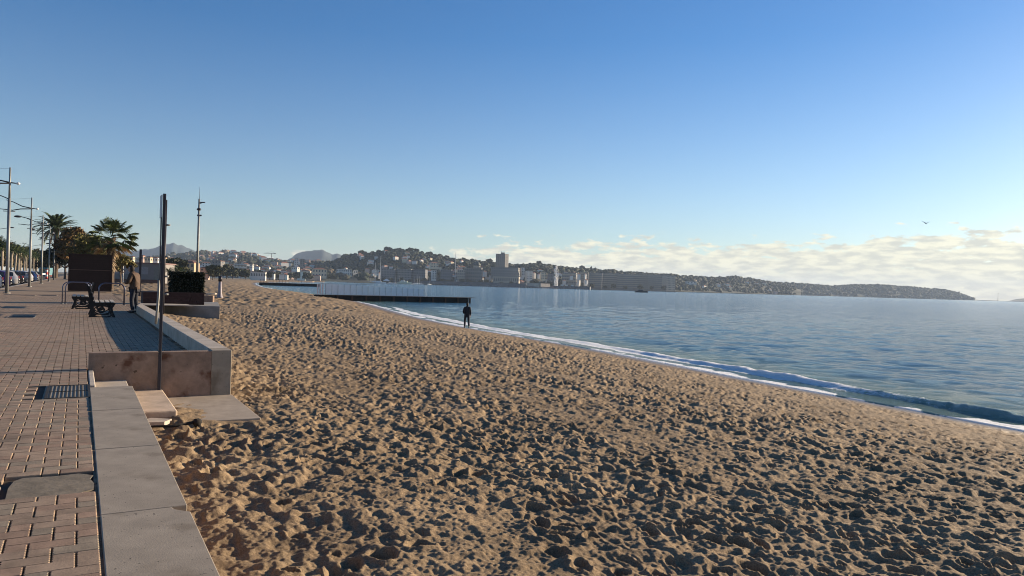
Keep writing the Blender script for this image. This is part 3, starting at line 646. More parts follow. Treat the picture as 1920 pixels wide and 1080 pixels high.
# short white-topped board by the planter and the beach shower column
o = MB().prism([(-0.5, -0.18), (0.5, -0.18), (0.5, 0.18), (-0.5, 0.18)], 0, 0.07).build('low_ledge', CONC3, loc=(*G(392, 550, 0.2)[:2], 0.14), rz=-TH); tag(o, 'pale concrete ledge sticking out behind the planter at hedge height', 'ledge')
tag(MB().box((0, 0, -0.3), (0.7, 0.25, 0.55)).build('low_block', CONC2, loc=(*G(391, 552, 0.2)[:2], 0.14), rz=-TH), 'small concrete block carrying the pale ledge behind the planter', 'block')
p = G(412, 557.5, -0.45); mk = thing('beach_shower', 'grey beach shower column with a flared foot standing alone on the sand', 'beach shower', (p[0], p[1], -0.5))
MB().tube([(0, 0, 0), (0, 0, 0.12), (0, 0, 0.5), (0, 0, 1.5)], [0.32, 0.24, 0.17, 0.14], 12).build('column', mat('shower_column', (0.28, 0.24, 0.25), 0.6), mk, True)
MB().tube([(0, 0, 1.5), (0, 0, 2.0)], [0.17, 0.17], 12).build('head', DM, mk, True)

# ------------------------------------------------------------------ cars
def car_proto(label, paint, loc, rz):
    o = thing('parked_car', label, 'car', loc, rz, 'cars parked along the promenade')
    st_ = [(-2.05, .42, .80, .86, .68, .72, .62), (-1.98, .26, .90, .99, .80, .81, .66), (-1.66, .22, .93, 1.40, .83, .84, .60), (-1.2, .20, .93, 1.50, .84, .86, .62), (-0.35, .20, .92, 1.53, .85, .87, .63), (0.35, .20, .91, 1.44, .85, .87, .61), (1.02, .20, .90, 1.0, .85, .86, .68), (1.7, .22, .78, .86, .82, .82, .62), (2.02, .34, .58, .66, .70, .72, .58)]
    body = MB(); rows = []
    for (x, zl, zb, zt, wl, wb, wt) in st_:
        half = [(wl*0.9, zl), (wl, zl+.12), (wb, (zl+zb)/2+.1), (wb-0.02, zb), (wt, zt-.05), (wt*.72, zt)]
        row = [(x, y, z) for y, z in half]+[(x, -y, z) for y, z in half[::-1]]; rows.append(row)
    n = len(rows[0]); V = [p for r_ in rows for p in r_]; Fs = []
    for i in range(len(rows)-1):
        for j in range(n): Fs.append((i*n+j, i*n+(j+1) % n, (i+1)*n+(j+1) % n, (i+1)*n+j))
    Fs.append(tuple(range(n))); Fs.append(tuple(range((len(rows)-1)*n, len(rows)*n))[::-1]); body.add(V, Fs)
    body.build('body', paint, o, True, bevel=0.0)
    GL = mat('car_glass', (0.015, 0.018, 0.022), 0.06, 0.05, 1, spec=0.8)
    def glass(quads, nm='window'):
        q = MB()
        for Q in quads: q.add([tuple(Vector(p)) for p in Q], [(0, 1, 2, 3)])
        q.build(nm, GL, o)
    for sgn in (1, -1):
        for (i0, i1) in ((2, 3), (3, 4), (4, 5)):
            A, B = st_[i0], st_[i1]; g_ = 0.012
            def pt(S_, fr): y = (S_[5]-.02)*(1-fr)+S_[6]*fr+g_; z = S_[2]*(1-fr)+(S_[3]-.05)*fr; return (y*sgn, z)
            a0, a1, b0, b1 = pt(A, .1), pt(A, .93), pt(B, .1), pt(B, .93)
            glass([((A[0]+.04, *a0), (B[0]-.04, *b0), (B[0]-.04, *b1), (A[0]+.04, *a1))])
    glass([((-1.965, -.60, 1.02), (-1.965, .60, 1.02), (-1.70, .52, 1.36), (-1.70, -.52, 1.36))], 'rear_window')
    glass([((.99, -.66, 1.03), (.99, .66, 1.03), (.40, .54, 1.42), (.40, -.54, 1.42))], 'windscreen')
    for x in (-1.28, 1.28):
        for s_ in (-1, 1):
            w_ = MB().tube([(x, s_*.64, .31), (x, s_*.85, .31)], .31, 16).build('wheel', mat('tyre', (0.02, 0.02, 0.02), 0.9), o)
            MB().tube([(x, s_*.84, .31), (x, s_*.862, .31)], .19, 12).build('rim', GM, w_)
    for s_ in (-1, 1):
        MB().box((-2.03, s_*.62, .86), (.06, .16, .22)).build('tail_light', mat('tail_red', (0.35, 0.02, 0.02), 0.3), o)
        MB().box((1.98, s_*.56, .62), (.08, .26, .12)).build('headlight', mat('headlight', (0.7, 0.7, 0.7), 0.15), o)
    MB().box((-2.06, 0, .40), (.08, 1.3, .14)).build('rear_bumper', mat('bumper_grey', (0.08, 0.08, 0.08), 0.6), o, bevel=0.02)
    MB().box((-2.07, 0, .66), (.02, .50, .11)).build('number_plate', mat('plate_white', (0.75, 0.73, 0.65), 0.5), o)
    return o
def paint(n, c): return mat('paint_'+n, c, 0.18, 0.03, 2, metal=0.35, spec=0.6)
carspec = [('navy', (0.018, 0.022, 0.05), 'dark navy car cut off by the left edge behind the first lamp post'), ('slate', (0.10, 0.13, 0.20), 'blue-grey hatchback just right of the first lamp post'),
           ('violet', (0.035, 0.02, 0.09), 'dark violet car with its lit rear bumper, foremost past the hatchback'), ('silver', (0.45, 0.45, 0.46), 'silver car behind the violet one'), ('black', (0.02, 0.02, 0.025), 'black car in the middle of the parked row'),
           ('grey', (0.20, 0.21, 0.22), 'grey car near the far end of the parked row'), ('white', (0.65, 0.65, 0.63), 'white car catching the sun far along the parked row'), ('blue', (0.03, 0.06, 0.16), 'small blue car far along the parked row'), ('pewter', (0.3, 0.3, 0.31), 'pewter car, last but one of the parked row'), ('dark green', (0.02, 0.04, 0.035), 'dark green car at the far end of the parked row')]
cp = None
cary = [54.5, 68.5, 77, 86, 94, 103, 112, 121, 131, 141]
for i, (n_, c_, l_) in enumerate(carspec):
    pm_ = paint(n_, c_); xx = -7.15+random.uniform(-0.1, 0.1)+(0.0 if i else 0.1); yy = cary[i]
    loc = (xx, yy, -0.09); rz = math.pi+R(random.uniform(-3, 3))
    if cp is None: cp = car_proto(l_, pm_, loc, rz); cur = cp
    else: cur = dup(cp, loc, rz, l_)
    for ch in cur.children:
        if ch.name.startswith('body') and cur is not cp: ch.data = ch.data.copy(); ch.data.materials[0] = pm_
cur = dup(cp, (-12.6, 92, -0.09), R(92), 'dark car parked on the far side of the road under the palms')
# barrier, bollard and blue-green van by the date palm
o = thing('bollard', 'red and white striped bollard at the end of the car park', 'bollard', (*G(87.5, 523, 0)[:2], 0))
for i in range(4): MB().tube([(0, 0, i*0.42), (0, 0, i*0.42+0.42)], 0.22-0.002*i, 10).build('band', mat('red_band', (0.55, 0.05, 0.04), 0.5) if i % 2 == 0 else mat('white_band', (0.7, 0.65, 0.6), 0.5), o, True)
MB().ball((0, 0, 1.70), (0.21, 0.21, 0.1)).build('cap', mat('red_band', (0.5, 0.04, 0.03)), o, True)
q = G(73, 521, 0); q2 = G(93, 521.4, 0)
o = thing('barrier', 'long low white parking barrier beside the striped bollard', 'barrier', (q[0], q[1], 0), math.atan2(q2[1]-q[1], q2[0]-q[0])); lb_ = math.hypot(q2[0]-q[0], q2[1]-q[1])
MB().box((lb_/2, 0, 0.85), (lb_, 0.12, 0.28)).build('rail', mat('barrier_white', (0.75, 0.74, 0.7), 0.5), o)
for x in (0.2, lb_-0.2): MB().box((x, 0, 0.36), (0.14, 0.14, 0.72)).build('post', GM, o)
vn_ = thing('delivery_van', 'boxy blue-green van with a dark red lower edge, partly hidden by the date palm trunk', 'van', (*PX(91, 175, 0)[:2], -0.09), R(-25))
MB().box((0, 0, 1.45), (2.0, 4.6, 1.9)).build('body', mat('van_teal', (0.10, 0.22, 0.25), 0.4), vn_, bevel=0.12)
MB().box((0, 0, 0.52), (2.02, 4.5, 0.36)).build('sill', mat('van_red', (0.12, 0.02, 0.02), 0.5), vn_)
MB().box((0, -2.31, 1.75), (1.6, 0.02, 0.7)).build('rear_window', MATS['car_glass'], vn_)
for y in (-1.4, 1.4):
    for s_ in (-1, 1): MB().tube([(s_*0.8, y, 0.35), (s_*1.02, y, 0.35)], 0.35, 14).build('wheel', MATS['tyre'], vn_)

# ------------------------------------------------------------------ trees
LEAFP = mat('palm_leaf', (0.055, 0.075, 0.022), 0.55, 0.4, 1.0, attr='col')
TRK = mat('palm_trunk', (0.085, 0.06, 0.042), 0.9, 0.35, 4, 0.05, 5)
def frond(m, base, az_, el0, Lf, droop, npair, wl, tint):
    d = Vector((math.cos(az_), math.sin(az_), 0)); p = Vector(base); e = el0; seg = 10; pts = [p.copy()]
    for i in range(seg):
        e -= droop/seg*(0.5+i/seg); p = p+(d*math.cos(e)+Vector((0, 0, 1))*math.sin(e))*(Lf/seg); pts.append(p.copy())
    side = Vector((-d.y, d.x, 0)); o = len(m.v)
    for i in range(seg):
        a_, b_ = pts[i], pts[i+1]; w_ = 0.05*(1-i/seg)+0.012; m.add([a_-side*w_, a_+side*w_, b_+side*w_*.8, b_-side*w_*.8], [(0, 1, 2, 3)]); m.c += [tint]*4
    for k in range(npair):
        f_ = 0.12+0.88*k/npair; i = min(int(f_*seg), seg-1); q = f_*seg-i; c_ = pts[i].lerp(pts[i+1], q); t_ = (pts[i+1]-pts[i]).normalized()
        ll = wl*math.sin(math.pi*(0.1+0.85*f_))**0.6
        for s_ in (-1, 1):
            dv = (side*s_+t_*0.75+Vector((0, 0, 0.25-0.35*random.random()))).normalized()*ll*random.uniform(0.85, 1.1); tw = t_*0.055*Lf/3.5
            m.add([c_-tw, c_+tw, c_+dv*0.6+tw*0.5+Vector((0, 0, -0.03*ll)), c_+dv+Vector((0, 0, -0.18*ll))], [(0, 1, 2, 3)]); m.c += [tint]*4
def date_palm(name, label, loc, ht, Lf, nf, group=None, npair=34, rtr=0.38, trunkmat=TRK):
    o = thing(name, label, 'palm tree', loc, 0, group)
    t = MB(); pts = []; rs = []
    for i in range(15):
        z = ht*i/14; pts.append((0.15*math.sin(z*0.3), 0.1*math.sin(z*0.21), z)); rs.append(rtr*(1.15 if i == 0 else 1.0)*(1+0.09*(i % 2))*(1+0.35*max(0, (i-11)/3)))
    t.tube(pts, rs, 10).build('trunk', trunkmat, o)
    m = MB(); m.c = []; top = Vector(pts[-1])
    for k in range(nf):
        f_ = k/nf; az_ = k*2.39996; e0 = R(84-112*f_**1.1+random.uniform(-7, 7)); b = random.uniform(0.75, 1.25)
        dead = f_ > 0.93
        tint = (0.13*b, 0.085*b, 0.04*b) if dead else (0.050*b, 0.070*b, 0.022*b)
        frond(m, top+Vector((math.cos(az_)*rtr*.7, math.sin(az_)*rtr*.7, 0)), az_, e0, Lf*random.uniform(0.86, 1.08), R(62+random.uniform(-12, 15)), npair, Lf*0.155, tint)
    m.build('crown', LEAFP, o)
    return o
pd = PX(103, 165, 0); date_palm('date_palm', 'tall date palm with a full dark crown, tallest tree on the left', (pd[0], pd[1], -0.1), 11.2, 4.5, 62, npair=40, rtr=0.5)
def fan_palm(label, loc, ht):
    o = thing('fan_palm', label, 'palm tree', loc)
    t = MB(); t.tube([(0, 0, z) for z in np.linspace(0, ht, 9)], [0.34*(1+0.08*(i % 2)) for i in range(9)], 10); t.build('trunk', TRK, o)
    m = MB(); m.c = []; top = Vector((0, 0, ht))
    for k in range(46):
        f_ = k/46; az_ = k*2.39996+random.uniform(-.2, .2); e0 = R(82-128*f_+random.uniform(-8, 8)); b = random.uniform(0.7, 1.3); dead = f_ > 0.80
        tint = (0.26*b, 0.175*b, 0.08*b) if dead else ((0.065*b, 0.085*b, 0.022*b) if random.random() < 0.8 else (0.15*b, 0.135*b, 0.05*b))
        d = Vector((math.cos(az_)*math.cos(e0), math.sin(az_)*math.cos(e0), math.sin(e0))); pl_ = random.uniform(1.05, 1.75)*(0.75 if dead else 1)
        side = d.cross(Vector((0, 0, 1))); side = side.normalized() if side.length > 0.1 else Vector((1, 0, 0)); nrm = side.cross(d).normalized()
        a_ = top+d*0.2; b_ = top+d*pl_+Vector((0, 0, -0.12*pl_)); w_ = side*0.028
        m.add([a_-w_, a_+w_, b_+w_*.7, b_-w_*.7], [(0, 1, 2, 3)]); m.c += [tint]*4
        nb_ = 17; RL = random.uniform(1.05, 1.4)*(0.85 if dead else 1)
        for i in range(nb_):
            a = R(-78+156*i/(nb_-1)); dd = (d*math.cos(a)+side*math.sin(a)).normalized(); dr = Vector((0, 0, -1))*RL*(0.18+0.25*abs(math.sin(a))+0.15*random.random())
            px_ = dd.cross(nrm).normalized()*0.042; l_ = RL*(0.8+0.2*math.cos(a))
            q1 = b_+dd*l_*0.6+dr*0.2
            m.add([b_-px_*.3, b_+px_*.3, q1+px_, b_+dd*l_+dr, q1-px_], [(0, 1, 2, 3, 4)]); m.c += [tint]*5
    m.build('crown', LEAFP, o)
    sk = MB(); sk.c = []
    for k in range(150):
        az_ = random.uniform(0, 6.28); z = random.uniform(0.35, 1)*ht; r_ = 0.36; p_ = Vector((math.cos(az_)*r_, math.sin(az_)*r_, z)); d = Vector((math.cos(az_)*.5, math.sin(az_)*.5, -0.6 if z < ht*.8 else .3)).normalized()*random.uniform(.25, .6); s_ = Vector((-math.sin(az_), math.cos(az_), 0))*.07; b = random.uniform(.6, 1.4)
        sk.add([p_-s_, p_+s_, p_+s_*.3+d, p_-s_*.3+d], [(0, 1, 2, 3)]); sk.c += [(0.30*b, 0.22*b, 0.13*b)]*4
    sk.build('dead_leaf_bases', LEAFP, o)
    return o
pf_ = PX(207, 72, 0); fan_palm('bushy fan palm rising behind the dark kiosk', (pf_[0], pf_[1], -0.1), 4.95)
LEAFT = mat('tree_leaf', (0.06, 0.05, 0.02), 0.7, 0.3, 1.0, attr='col')
BARK = mat('bark', (0.12, 0.09, 0.07), 0.9, 0.3, 3, 0.02, 8)
def broad(name, label, loc, ht, rad, col, col2, n=5200, group=None, ls=0.16, squash=0.75, trunk_h=0.35, seed=1):
    o = thing(name, label, 'tree', loc, 0, group); rs = random.Random(seed)
    t = MB(); t.tube([(0, 0, 0), (0.05, 0, ht*trunk_h*.5), (0, 0.08, ht*trunk_h)], [0.035*ht, 0.028*ht, 0.024*ht], 8)
    cz = ht*(trunk_h+(1-trunk_h)/2); cl_ = []
    for k in range(26):
        a = rs.uniform(0, 6.28); e_ = rs.uniform(-0.7, 1.5); r_ = rad*rs.uniform(0.45, 0.88)
        c_ = Vector((math.cos(a)*math.cos(e_)*r_, math.sin(a)*math.cos(e_)*r_, cz+math.sin(e_)*r_*squash)); cl_.append((c_, rad*rs.uniform(0.2, 0.38)))
        if k < 12: t.tube([(0, 0.08, ht*trunk_h), tuple(Vector((0, 0, ht*trunk_h)).lerp(c_, .5)+Vector((0, 0, -.1*rad))), tuple(c_)], [0.013*ht, 0.008*ht, 0.003*ht], 5)
    t.build('trunk', BARK, o)
    m = MB(); m.c = []
    for k in range(n):
        c_, r_ = rs.choice(cl_); d = Vector((rs.gauss(0, 1), rs.gauss(0, 1), rs.gauss(0, 1))).normalized()*r_*rs.uniform(0.55, 1.05); p_ = c_+d
        n_ = Vector((rs.gauss(0, 1), rs.gauss(0, 1), rs.gauss(0, 1)+.5)).normalized(); t_ = n_.orthogonal().normalized()*ls*rs.uniform(.6, 1.2); b_ = n_.cross(t_)*.7; f_ = rs.random()*.6+.4*(0.5+0.5*math.sin(c_.x*3+c_.z*2)); b = rs.uniform(.7, 1.3)
        m.add([p_-t_, p_-b_, p_+t_, p_+b_], [(0, 1, 2, 3)]); m.c += [tuple((x*(1-f_)+y*f_)*b for x, y in zip(col, col2))]*4
    m.build('crown', LEAFT, o)
    return o
pb = PX(139, 128, 0); broad('autumn_tree', 'rusty brown and olive broadleaf tree between the date palm and the fan palm', (pb[0], pb[1], -0.1), 8.9, 3.7, (0.17, 0.083, 0.03), (0.10, 0.080, 0.025), 9000, ls=0.22, seed=3)
pb = PX(122, 150, 0); broad('dark_tree', 'dark evergreen tree in shade left of the kiosk', (pb[0], pb[1], -0.1), 7.6, 3.6, (0.03, 0.035, 0.012), (0.05, 0.05, 0.015), 7000, ls=0.24, trunk_h=.3, seed=4)
pb = PX(168, 110, 0); broad('yellowing_tree', 'yellow-green tree directly behind the kiosk', (pb[0], pb[1], -0.1), 6.9, 3.2, (0.13, 0.10, 0.02), (0.08, 0.08, 0.02), 6000, ls=0.2, seed=5)
pb = PX(226, 92, 0); broad('yellowing_shrub', 'low yellowish bush at the right of the kiosk under the fan palm', (pb[0], pb[1], -0.1), 4.0, 1.5, (0.16, 0.12, 0.03), (0.09, 0.08, 0.02), 2600, ls=0.15, seed=6)
# palm row across the road
PT = mat('pale_palm_trunk', (0.30, 0.25, 0.19), 0.9, 0.3, 2)
us = [-16, -6, 4, 20, 27, 34, 39, 45, 50, 57, 63, 69, 75, 82, 88]
prt = None
for i, u in enumerate(us):
    d_ = 19283.0/(150-u); q = PX(u, d_, 0); loc = (q[0], q[1], -0.1)
    lab = 'palm with a slender pale trunk in the row across the road'
    if prt is None: prt = date_palm('avenue_palm', lab, loc, 5.2, 2.4, 34, 'palms in the row across the road', 16, 0.2, PT)
    else: dup(prt, loc, random.uniform(0, 6), scale=(1, 1, 1.0+(d_-140)/420*0.9+random.uniform(-.08, .08)))
# darker background trees behind the palm row
for i, (u, d_, h_, r_) in enumerate(((-5, 175, 7.5, 4.5), (14, 200, 7.5, 5), (32, 230, 8, 5.5), (50, 265, 8.5, 6), (66, 300, 9, 6), (80, 260, 7.5, 5), (92, 230, 7, 4.5))):
    q = PX(u, d_, 0); 
    if i == 0: bt = broad('street_tree', 'dark bushy tree filling in behind the palm row', (q[0], q[1], -0.1), h_, r_, (0.05, 0.05, 0.018), (0.075, 0.055, 0.025), 3500, 'bushy trees behind the palm row', ls=0.34, seed=9)
    else: dup(bt, (q[0], q[1], -0.1), i*1.3, scale=h_/7.5)
# low trees and the long restaurant wall beyond the kiosk
bw = thing('beach_restaurant', 'low grey flat-roofed beach building behind the person in the tan jacket', 'building', (*PX(214, 150, 0)[:2], -0.3), -TH+R(4)); wb_ = (303-214)/F*150
MB().box((wb_/2, 3, 1.95), (wb_, 6, 3.9)).build('wall', mat('restaurant_grey', (0.22, 0.205, 0.195), 0.8, 0.08, 0.6), bw)
MB().box((wb_/2, 3, 4.02), (wb_+0.5, 6.5, 0.24)).build('roof', mat('restaurant_roof', (0.20, 0.13, 0.12), 0.8), bw)
MB().box((wb_/2, -0.02, 0.35), (wb_, 0.05, 0.7)).build('plinth', mat('plinth_red', (0.16, 0.08, 0.06), 0.8), bw)
MB().box((wb_*0.86, -0.03, 2.0), (0.9, 0.05, 2.6)).build('door', mat('grey_door', (0.2, 0.2, 0.18), 0.6), bw)
for i in range(4): MB().box((0.9+i*1.7, -0.03, 2.5), (1.3, 0.05, 1.5)).build('shutter', mat('shutter_grey', (0.28, 0.27, 0.27), 0.6), bw)
p = G(230.5, 528, 0); MB().tube([(0, 0, 0), (0, 0, 3.6)], 0.055, 8).build('white_pole', mat('white_pole', (0.7, 0.69, 0.66), 0.5), loc=(p[0], p[1], -0.05)); tag(bpy.data.objects['white_pole'], 'thin white pole in front of the grey beach building', 'pole')
p = PX(262.5, 60, 0); o = MB().box((0, 0, 1.9), (0.17, 0.17, 3.8)).build('dark_post', DM, loc=(p[0], p[1], -0.35)); tag(o, 'dark square post just behind the person in the tan jacket', 'post')

# ------------------------------------------------------------------ people
def skin(pts, edges, rad, lev=1):
    me = bpy.data.meshes.new('tmp'); me.from_pydata(pts, edges, []); ob = bpy.data.objects.new('tmp', me); COL.objects.link(ob)
    md = ob.modifiers.new('s', 'SKIN'); sv = me.skin_vertices[0].data
    for i, r_ in enumerate(rad): sv[i].radius = r_ if isinstance(r_, tuple) else (r_, r_); sv[i].use_root = (i == 0)
    ob.modifiers.new('d', 'SUBSURF').levels = lev
    dg = bpy.context.evaluated_depsgraph_get(); dg.update(); ev = ob.evaluated_get(dg); m2 = ev.to_mesh()
    V = [tuple(v.co) for v in m2.vertices]; Fs = [tuple(p.vertices) for p in m2.polygons]; ev.to_mesh_clear()
    bpy.data.objects.remove(ob); bpy.data.meshes.remove(me); return V, Fs
SKIN = mat('skin', (0.42, 0.25, 0.18), 0.6)
def person(label, loc, rz, J, jacket, trousers, hair, bulky=1.0):
    o = thing('person', label, 'person', loc, rz)
    pel, ch, nk, hd = J['pel'], J['ch'], J['nk'], J['hd']
    body = MB(); P = [pel, J['wa'], ch, nk]; E_ = [(0, 1), (1, 2), (2, 3)]; Rr = [(.13, .11), (.12, .095), (.15, .10), (.055, .055)]
    for s_ in (0, 1):
        sh, el_, wr, ha = J['sh'][s_], J['el'][s_], J['wr'][s_], J['ha'][s_]; b = len(P); P += [sh, el_, wr, ha]; E_ += [(2, b), (b, b+1), (b+1, b+2), (b+2, b+3)]; Rr += [.055, .042, .027, (.036, .018)]
        hp, kn, an, to = J['hp'][s_], J['kn'][s_], J['an'][s_], J['to'][s_]; b = len(P); P += [hp, kn, an, to]; E_ += [(0, b), (b, b+1), (b+1, b+2), (b+2, b+3)]; Rr += [.085, .055, .038, (.045, .03)]
    body.add(*skin(P, E_, Rr))
    for s_ in (0, 1):                                    # five fingers rooted in the palm
        ha, wr = Vector(J['ha'][s_]), Vector(J['wr'][s_]); d = (ha-wr).normalized(); sd = Vector(J['hs'][s_]).normalized(); cu = d.cross(sd)*(1 if s_ == 0 else -1)
        for k, (of, ln_) in enumerate(((-.026, .062), (-.009, .074), (.009, .070), (.025, .055))):
            r0 = ha+sd*of; V, Fs = skin([tuple(r0), tuple(r0+d*ln_*.45+cu*.004), tuple(r0+d*ln_*.8+cu*.018), tuple(r0+d*ln_+cu*.034)], [(0, 1), (1, 2), (2, 3)], [.009, .0085, .0075, .0065], 1); body.add(V, Fs)
        r0 = wr.lerp(ha, .45)-sd*.026; V, Fs = skin([tuple(r0), tuple(r0+d*.03-sd*.02), tuple(r0+d*.058-sd*.026+cu*.01)], [(0, 1), (1, 2)], [.011, .0095, .008], 1); body.add(V, Fs)
    hc = Vector(hd)
    def head(p, r):
        x, y, z = p; w = .078*(1-.28*max(0, -z-.1)); yy = y*.098
        if y > .6 and -.35 < z < .15 and abs(x) < .3: yy += .018
        if y > .5 and .0 < z < .3 and .25 < abs(x) < .6: yy -= .008
        return (x*w, yy+(0.006 if z < -.4 and y > 0 else 0), z*.118)
    body.ball(hc, 1, 18, 14, head)
    for s_ in (-1, 1): body.ball(hc+Vector((s_*.077, -.005, -.01)), (.012, .022, .032), 8, 6)
    body.build('body', SKIN, o, True)
    for s_ in (-1, 1): MB().ball(hc+Vector((s_*.032, .088, .012)), .011, 8, 6).build('eye', mat('eye_dark', (0.03, 0.02, 0.015), 0.3), o, True)
    MB().ball(hc+Vector((0, .094, -.058)), (.024, .008, .007), 8, 5).build('mouth', mat('lips', (0.3, 0.12, 0.1), 0.5), o, True)
    def hairf(p, r):
        x, y, z = p; k_ = 1.0
        if y > .25 and z < .35: k_ = .55
        return (x*.092*k_, y*.11*k_-.008, z*.128*k_+.012)
    MB().ball(hc+Vector((0, -.006, .012)), 1, 16, 12, hairf).build('hair', hair, o, True)
    jk = MB(); P = [tuple(Vector(pel)+Vector((0, 0, -.10))), pel, J['wa'], ch, tuple(Vector(nk)+Vector((0, 0, -.03)))]; E_ = [(0, 1), (1, 2), (2, 3), (3, 4)]; Rr = [(.185*bulky, .15*bulky), (.18*bulky, .145*bulky), (.17*bulky, .14*bulky), (.19*bulky, .14*bulky), .085]
    for s_ in (0, 1):
        b = len(P); P += [J['sh'][s_], J['el'][s_], tuple(Vector(J['el'][s_]).lerp(Vector(J['wr'][s_]), .9))]; E_ += [(3, b), (b, b+1), (b+1, b+2)]; Rr += [.085*bulky, .07*bulky, .05*bulky]
    jk.add(*skin(P, E_, Rr, 2)); jk.build('jacket', jacket, o, True)
    MB().tube([tuple(Vector(nk)+Vector((0, 0, -.045))), tuple(Vector(nk)+Vector((0, .005, .035)))], [.098, .085], 12).build('collar', jacket, o, True)
    tr = MB(); P = [tuple(Vector(pel)+Vector((0, 0, -.02)))]; E_ = []; Rr = [(.15, .12)]
    for s_ in (0, 1):
        b = len(P); P += [J['hp'][s_], J['kn'][s_], tuple(Vector(J['an'][s_])+Vector((0, 0, .0)))]; E_ += [(0, b), (b, b+1), (b+1, b+2)]; Rr += [.108, .08, .068]
    tr.add(*skin(P, E_, Rr, 2)); tr.build('trousers', trousers, o, True)
    for s_ in (0, 1):
        a_, t_ = Vector(J['an'][s_]), Vector(J['to'][s_]); a_ = Vector((a_.x, a_.y, t_.z)); dd = (t_-a_)
        sh_ = MB(); sh_.add(*skin([tuple(a_-dd*.35), tuple(a_+dd*.4), tuple(t_+dd*.25)], [(0, 1), (1, 2)], [(.045, .045), (.052, .045), (.042, .03)], 2)); sh_.build('shoe', mat('shoe_dark', (0.03, 0.025, 0.025), 0.6), o, True)
    return o
JT = mat('tan_jacket', (0.075, 0.045, 0.028), 0.8, 0.25, 8, 0.03, 14)
NV = mat('dark_trousers', (0.022, 0.024, 0.032), 0.85, 0.2, 10, 0.008, 12)
HR = mat('dark_hair', (0.02, 0.014, 0.01), 0.7)
J1 = dict(pel=(0, 0, .93), wa=(0, -.01, 1.10), ch=(0, .03, 1.33), nk=(0, .09, 1.49), hd=(0, .15, 1.60),
          sh=[(-.19, .04, 1.40), (.19, .04, 1.40)], el=[(-.27, .10, 1.13), (.27, .10, 1.13)], wr=[(-.12, .30, 1.10), (.12, .31, 1.12)], ha=[(-.05, .37, 1.13), (.05, .38, 1.15)], hs=[(0, .3, 1), (0, .3, 1)],
          hp=[(-.10, 0, .86), (.10, 0, .86)], kn=[(-.13, .04, .48), (.15, .02, .48)], an=[(-.14, -.02, .09), (.19, -.04, .09)], to=[(-.16, .13, .045), (.23, .10, .045)])
pp = G(251, 586.5, 0)
person('person in a bulky tan jacket and dark trousers standing by the low wall', (pp[0], pp[1], 0), R(62), J1, JT, NV, HR, 1.28)
BJ = mat('black_jacket', (0.018, 0.019, 0.024), 0.85, 0.2, 8, 0.02, 12)
J2 = dict(pel=(0, 0, .93), wa=(0, 0, 1.10), ch=(0, .01, 1.34), nk=(0, .02, 1.50), hd=(0.01, .04, 1.62),
          sh=[(-.18, 0, 1.41), (.18, 0, 1.41)], el=[(-.26, -.04, 1.14), (.225, 0, 1.12)], wr=[(-.19, .10, .97), (.25, .06, .87)], ha=[(-.15, .15, .96), (.255, .09, .79)], hs=[(0, 1, .2), (0, 1, .1)],
          hp=[(-.10, 0, .86), (.10, 0, .86)], kn=[(-.14, .05, .48), (.12, -.02, .48)], an=[(-.15, .0, .09), (.16, -.10, .10)], to=[(-.17, .15, .045), (.19, .05, .045)])
qx, qy = G(875, 614, -1.60)[:2]
person('person in black walking on the beach at the water\'s edge', (qx, qy, sand_z(qx, qy)-0.01), R(-28), J2, BJ, NV, HR, 1.18)

# ------------------------------------------------------------------ jetties
JD = mat('tarred_wall', (0.016, 0.015, 0.015), 0.9, 0.4, 1.2)
ja, jb = Vector((*D(597, 553, 112)[:2], 0)), Vector((*G(879, 568, SEA)[:2], 0))
jl = (jb-ja).length; ja_ = math.atan2(jb.y-ja.y, jb.x-ja.x)
jt = thing('jetty', 'long black low jetty wall running from the beach into the water behind the walker', 'jetty', (ja.x, ja.y, SEA), ja_)
MB().box((jl/2, 1.1, 0.10), (jl, 2.0, 1.5)).build('pier_wall', JD, jt)
MB().box((jl/2+0.6, 1.1, 0.88), (jl+1.4, 2.3, 0.07)).build('deck', mat('deck_dark', (0.05, 0.045, 0.04), 0.85), jt)
for i in range(11): MB().box((3+i*jl/11.2, -0.0, 0.1), (0.28, 0.14, 1.5)).build('pile', mat('pile_brown', (0.05, 0.03, 0.022), 0.9), jt)
fx = (795-603)/(879-597.)*jl
fc = thing('windbreak_fence', 'row of pale see-through glass panels standing on the jetty', 'fence', (ja.x, ja.y, SEA+0.915), ja_)
PG = bpy.data.materials.new('frosted_panel'); PG.use_nodes = True; t_ = PG.node_tree; b_ = t_.nodes['Principled BSDF']; b_.inputs['Base Color'].default_value = (0.8, 0.82, 0.84, 1); b_.inputs['Roughness'].default_value = 0.3; b_.inputs['Alpha'].default_value = 0.42
n_ = t_.nodes.new('ShaderNodeTexNoise'); n_.inputs['Scale'].default_value = 1.5; mr = t_.nodes.new('ShaderNodeMapRange'); mr.inputs[3].default_value = 0.5; mr.inputs[4].default_value = 0.8; t_.links.new(n_.outputs[0], mr.inputs[0]); t_.links.new(mr.outputs[0], b_.inputs['Alpha'])
npn = 17
for i in range(npn):
    x = 1.2+i*(fx-1.2)/npn; w_ = (fx-1.2)/npn; hh = 1.62-0.02*i
    MB().box((x+w_/2, 0.3, hh/2+0.05), (w_-0.10, 0.02, hh)).build('glass_panel', PG, fc)
    MB().box((x, 0.3, hh/2), (0.05 if i % 2 else 0.08, 0.06, hh+0.06)).build('post', mat('fence_post', (0.34, 0.36, 0.38), 0.5), fc)
MB().box((fx, 0.3, 0.62), (0.05, 0.06, 1.25)).build('post', MATS['fence_post'], fc)
for i, x in enumerate((0.15, 0.55, 0.95)): MB().box((x-0.2, 0.3, 0.83), (0.20, 0.08, 1.66)).build('gate_post', mat('gate_white', (0.62, 0.55, 0.53), 0.6), fc)
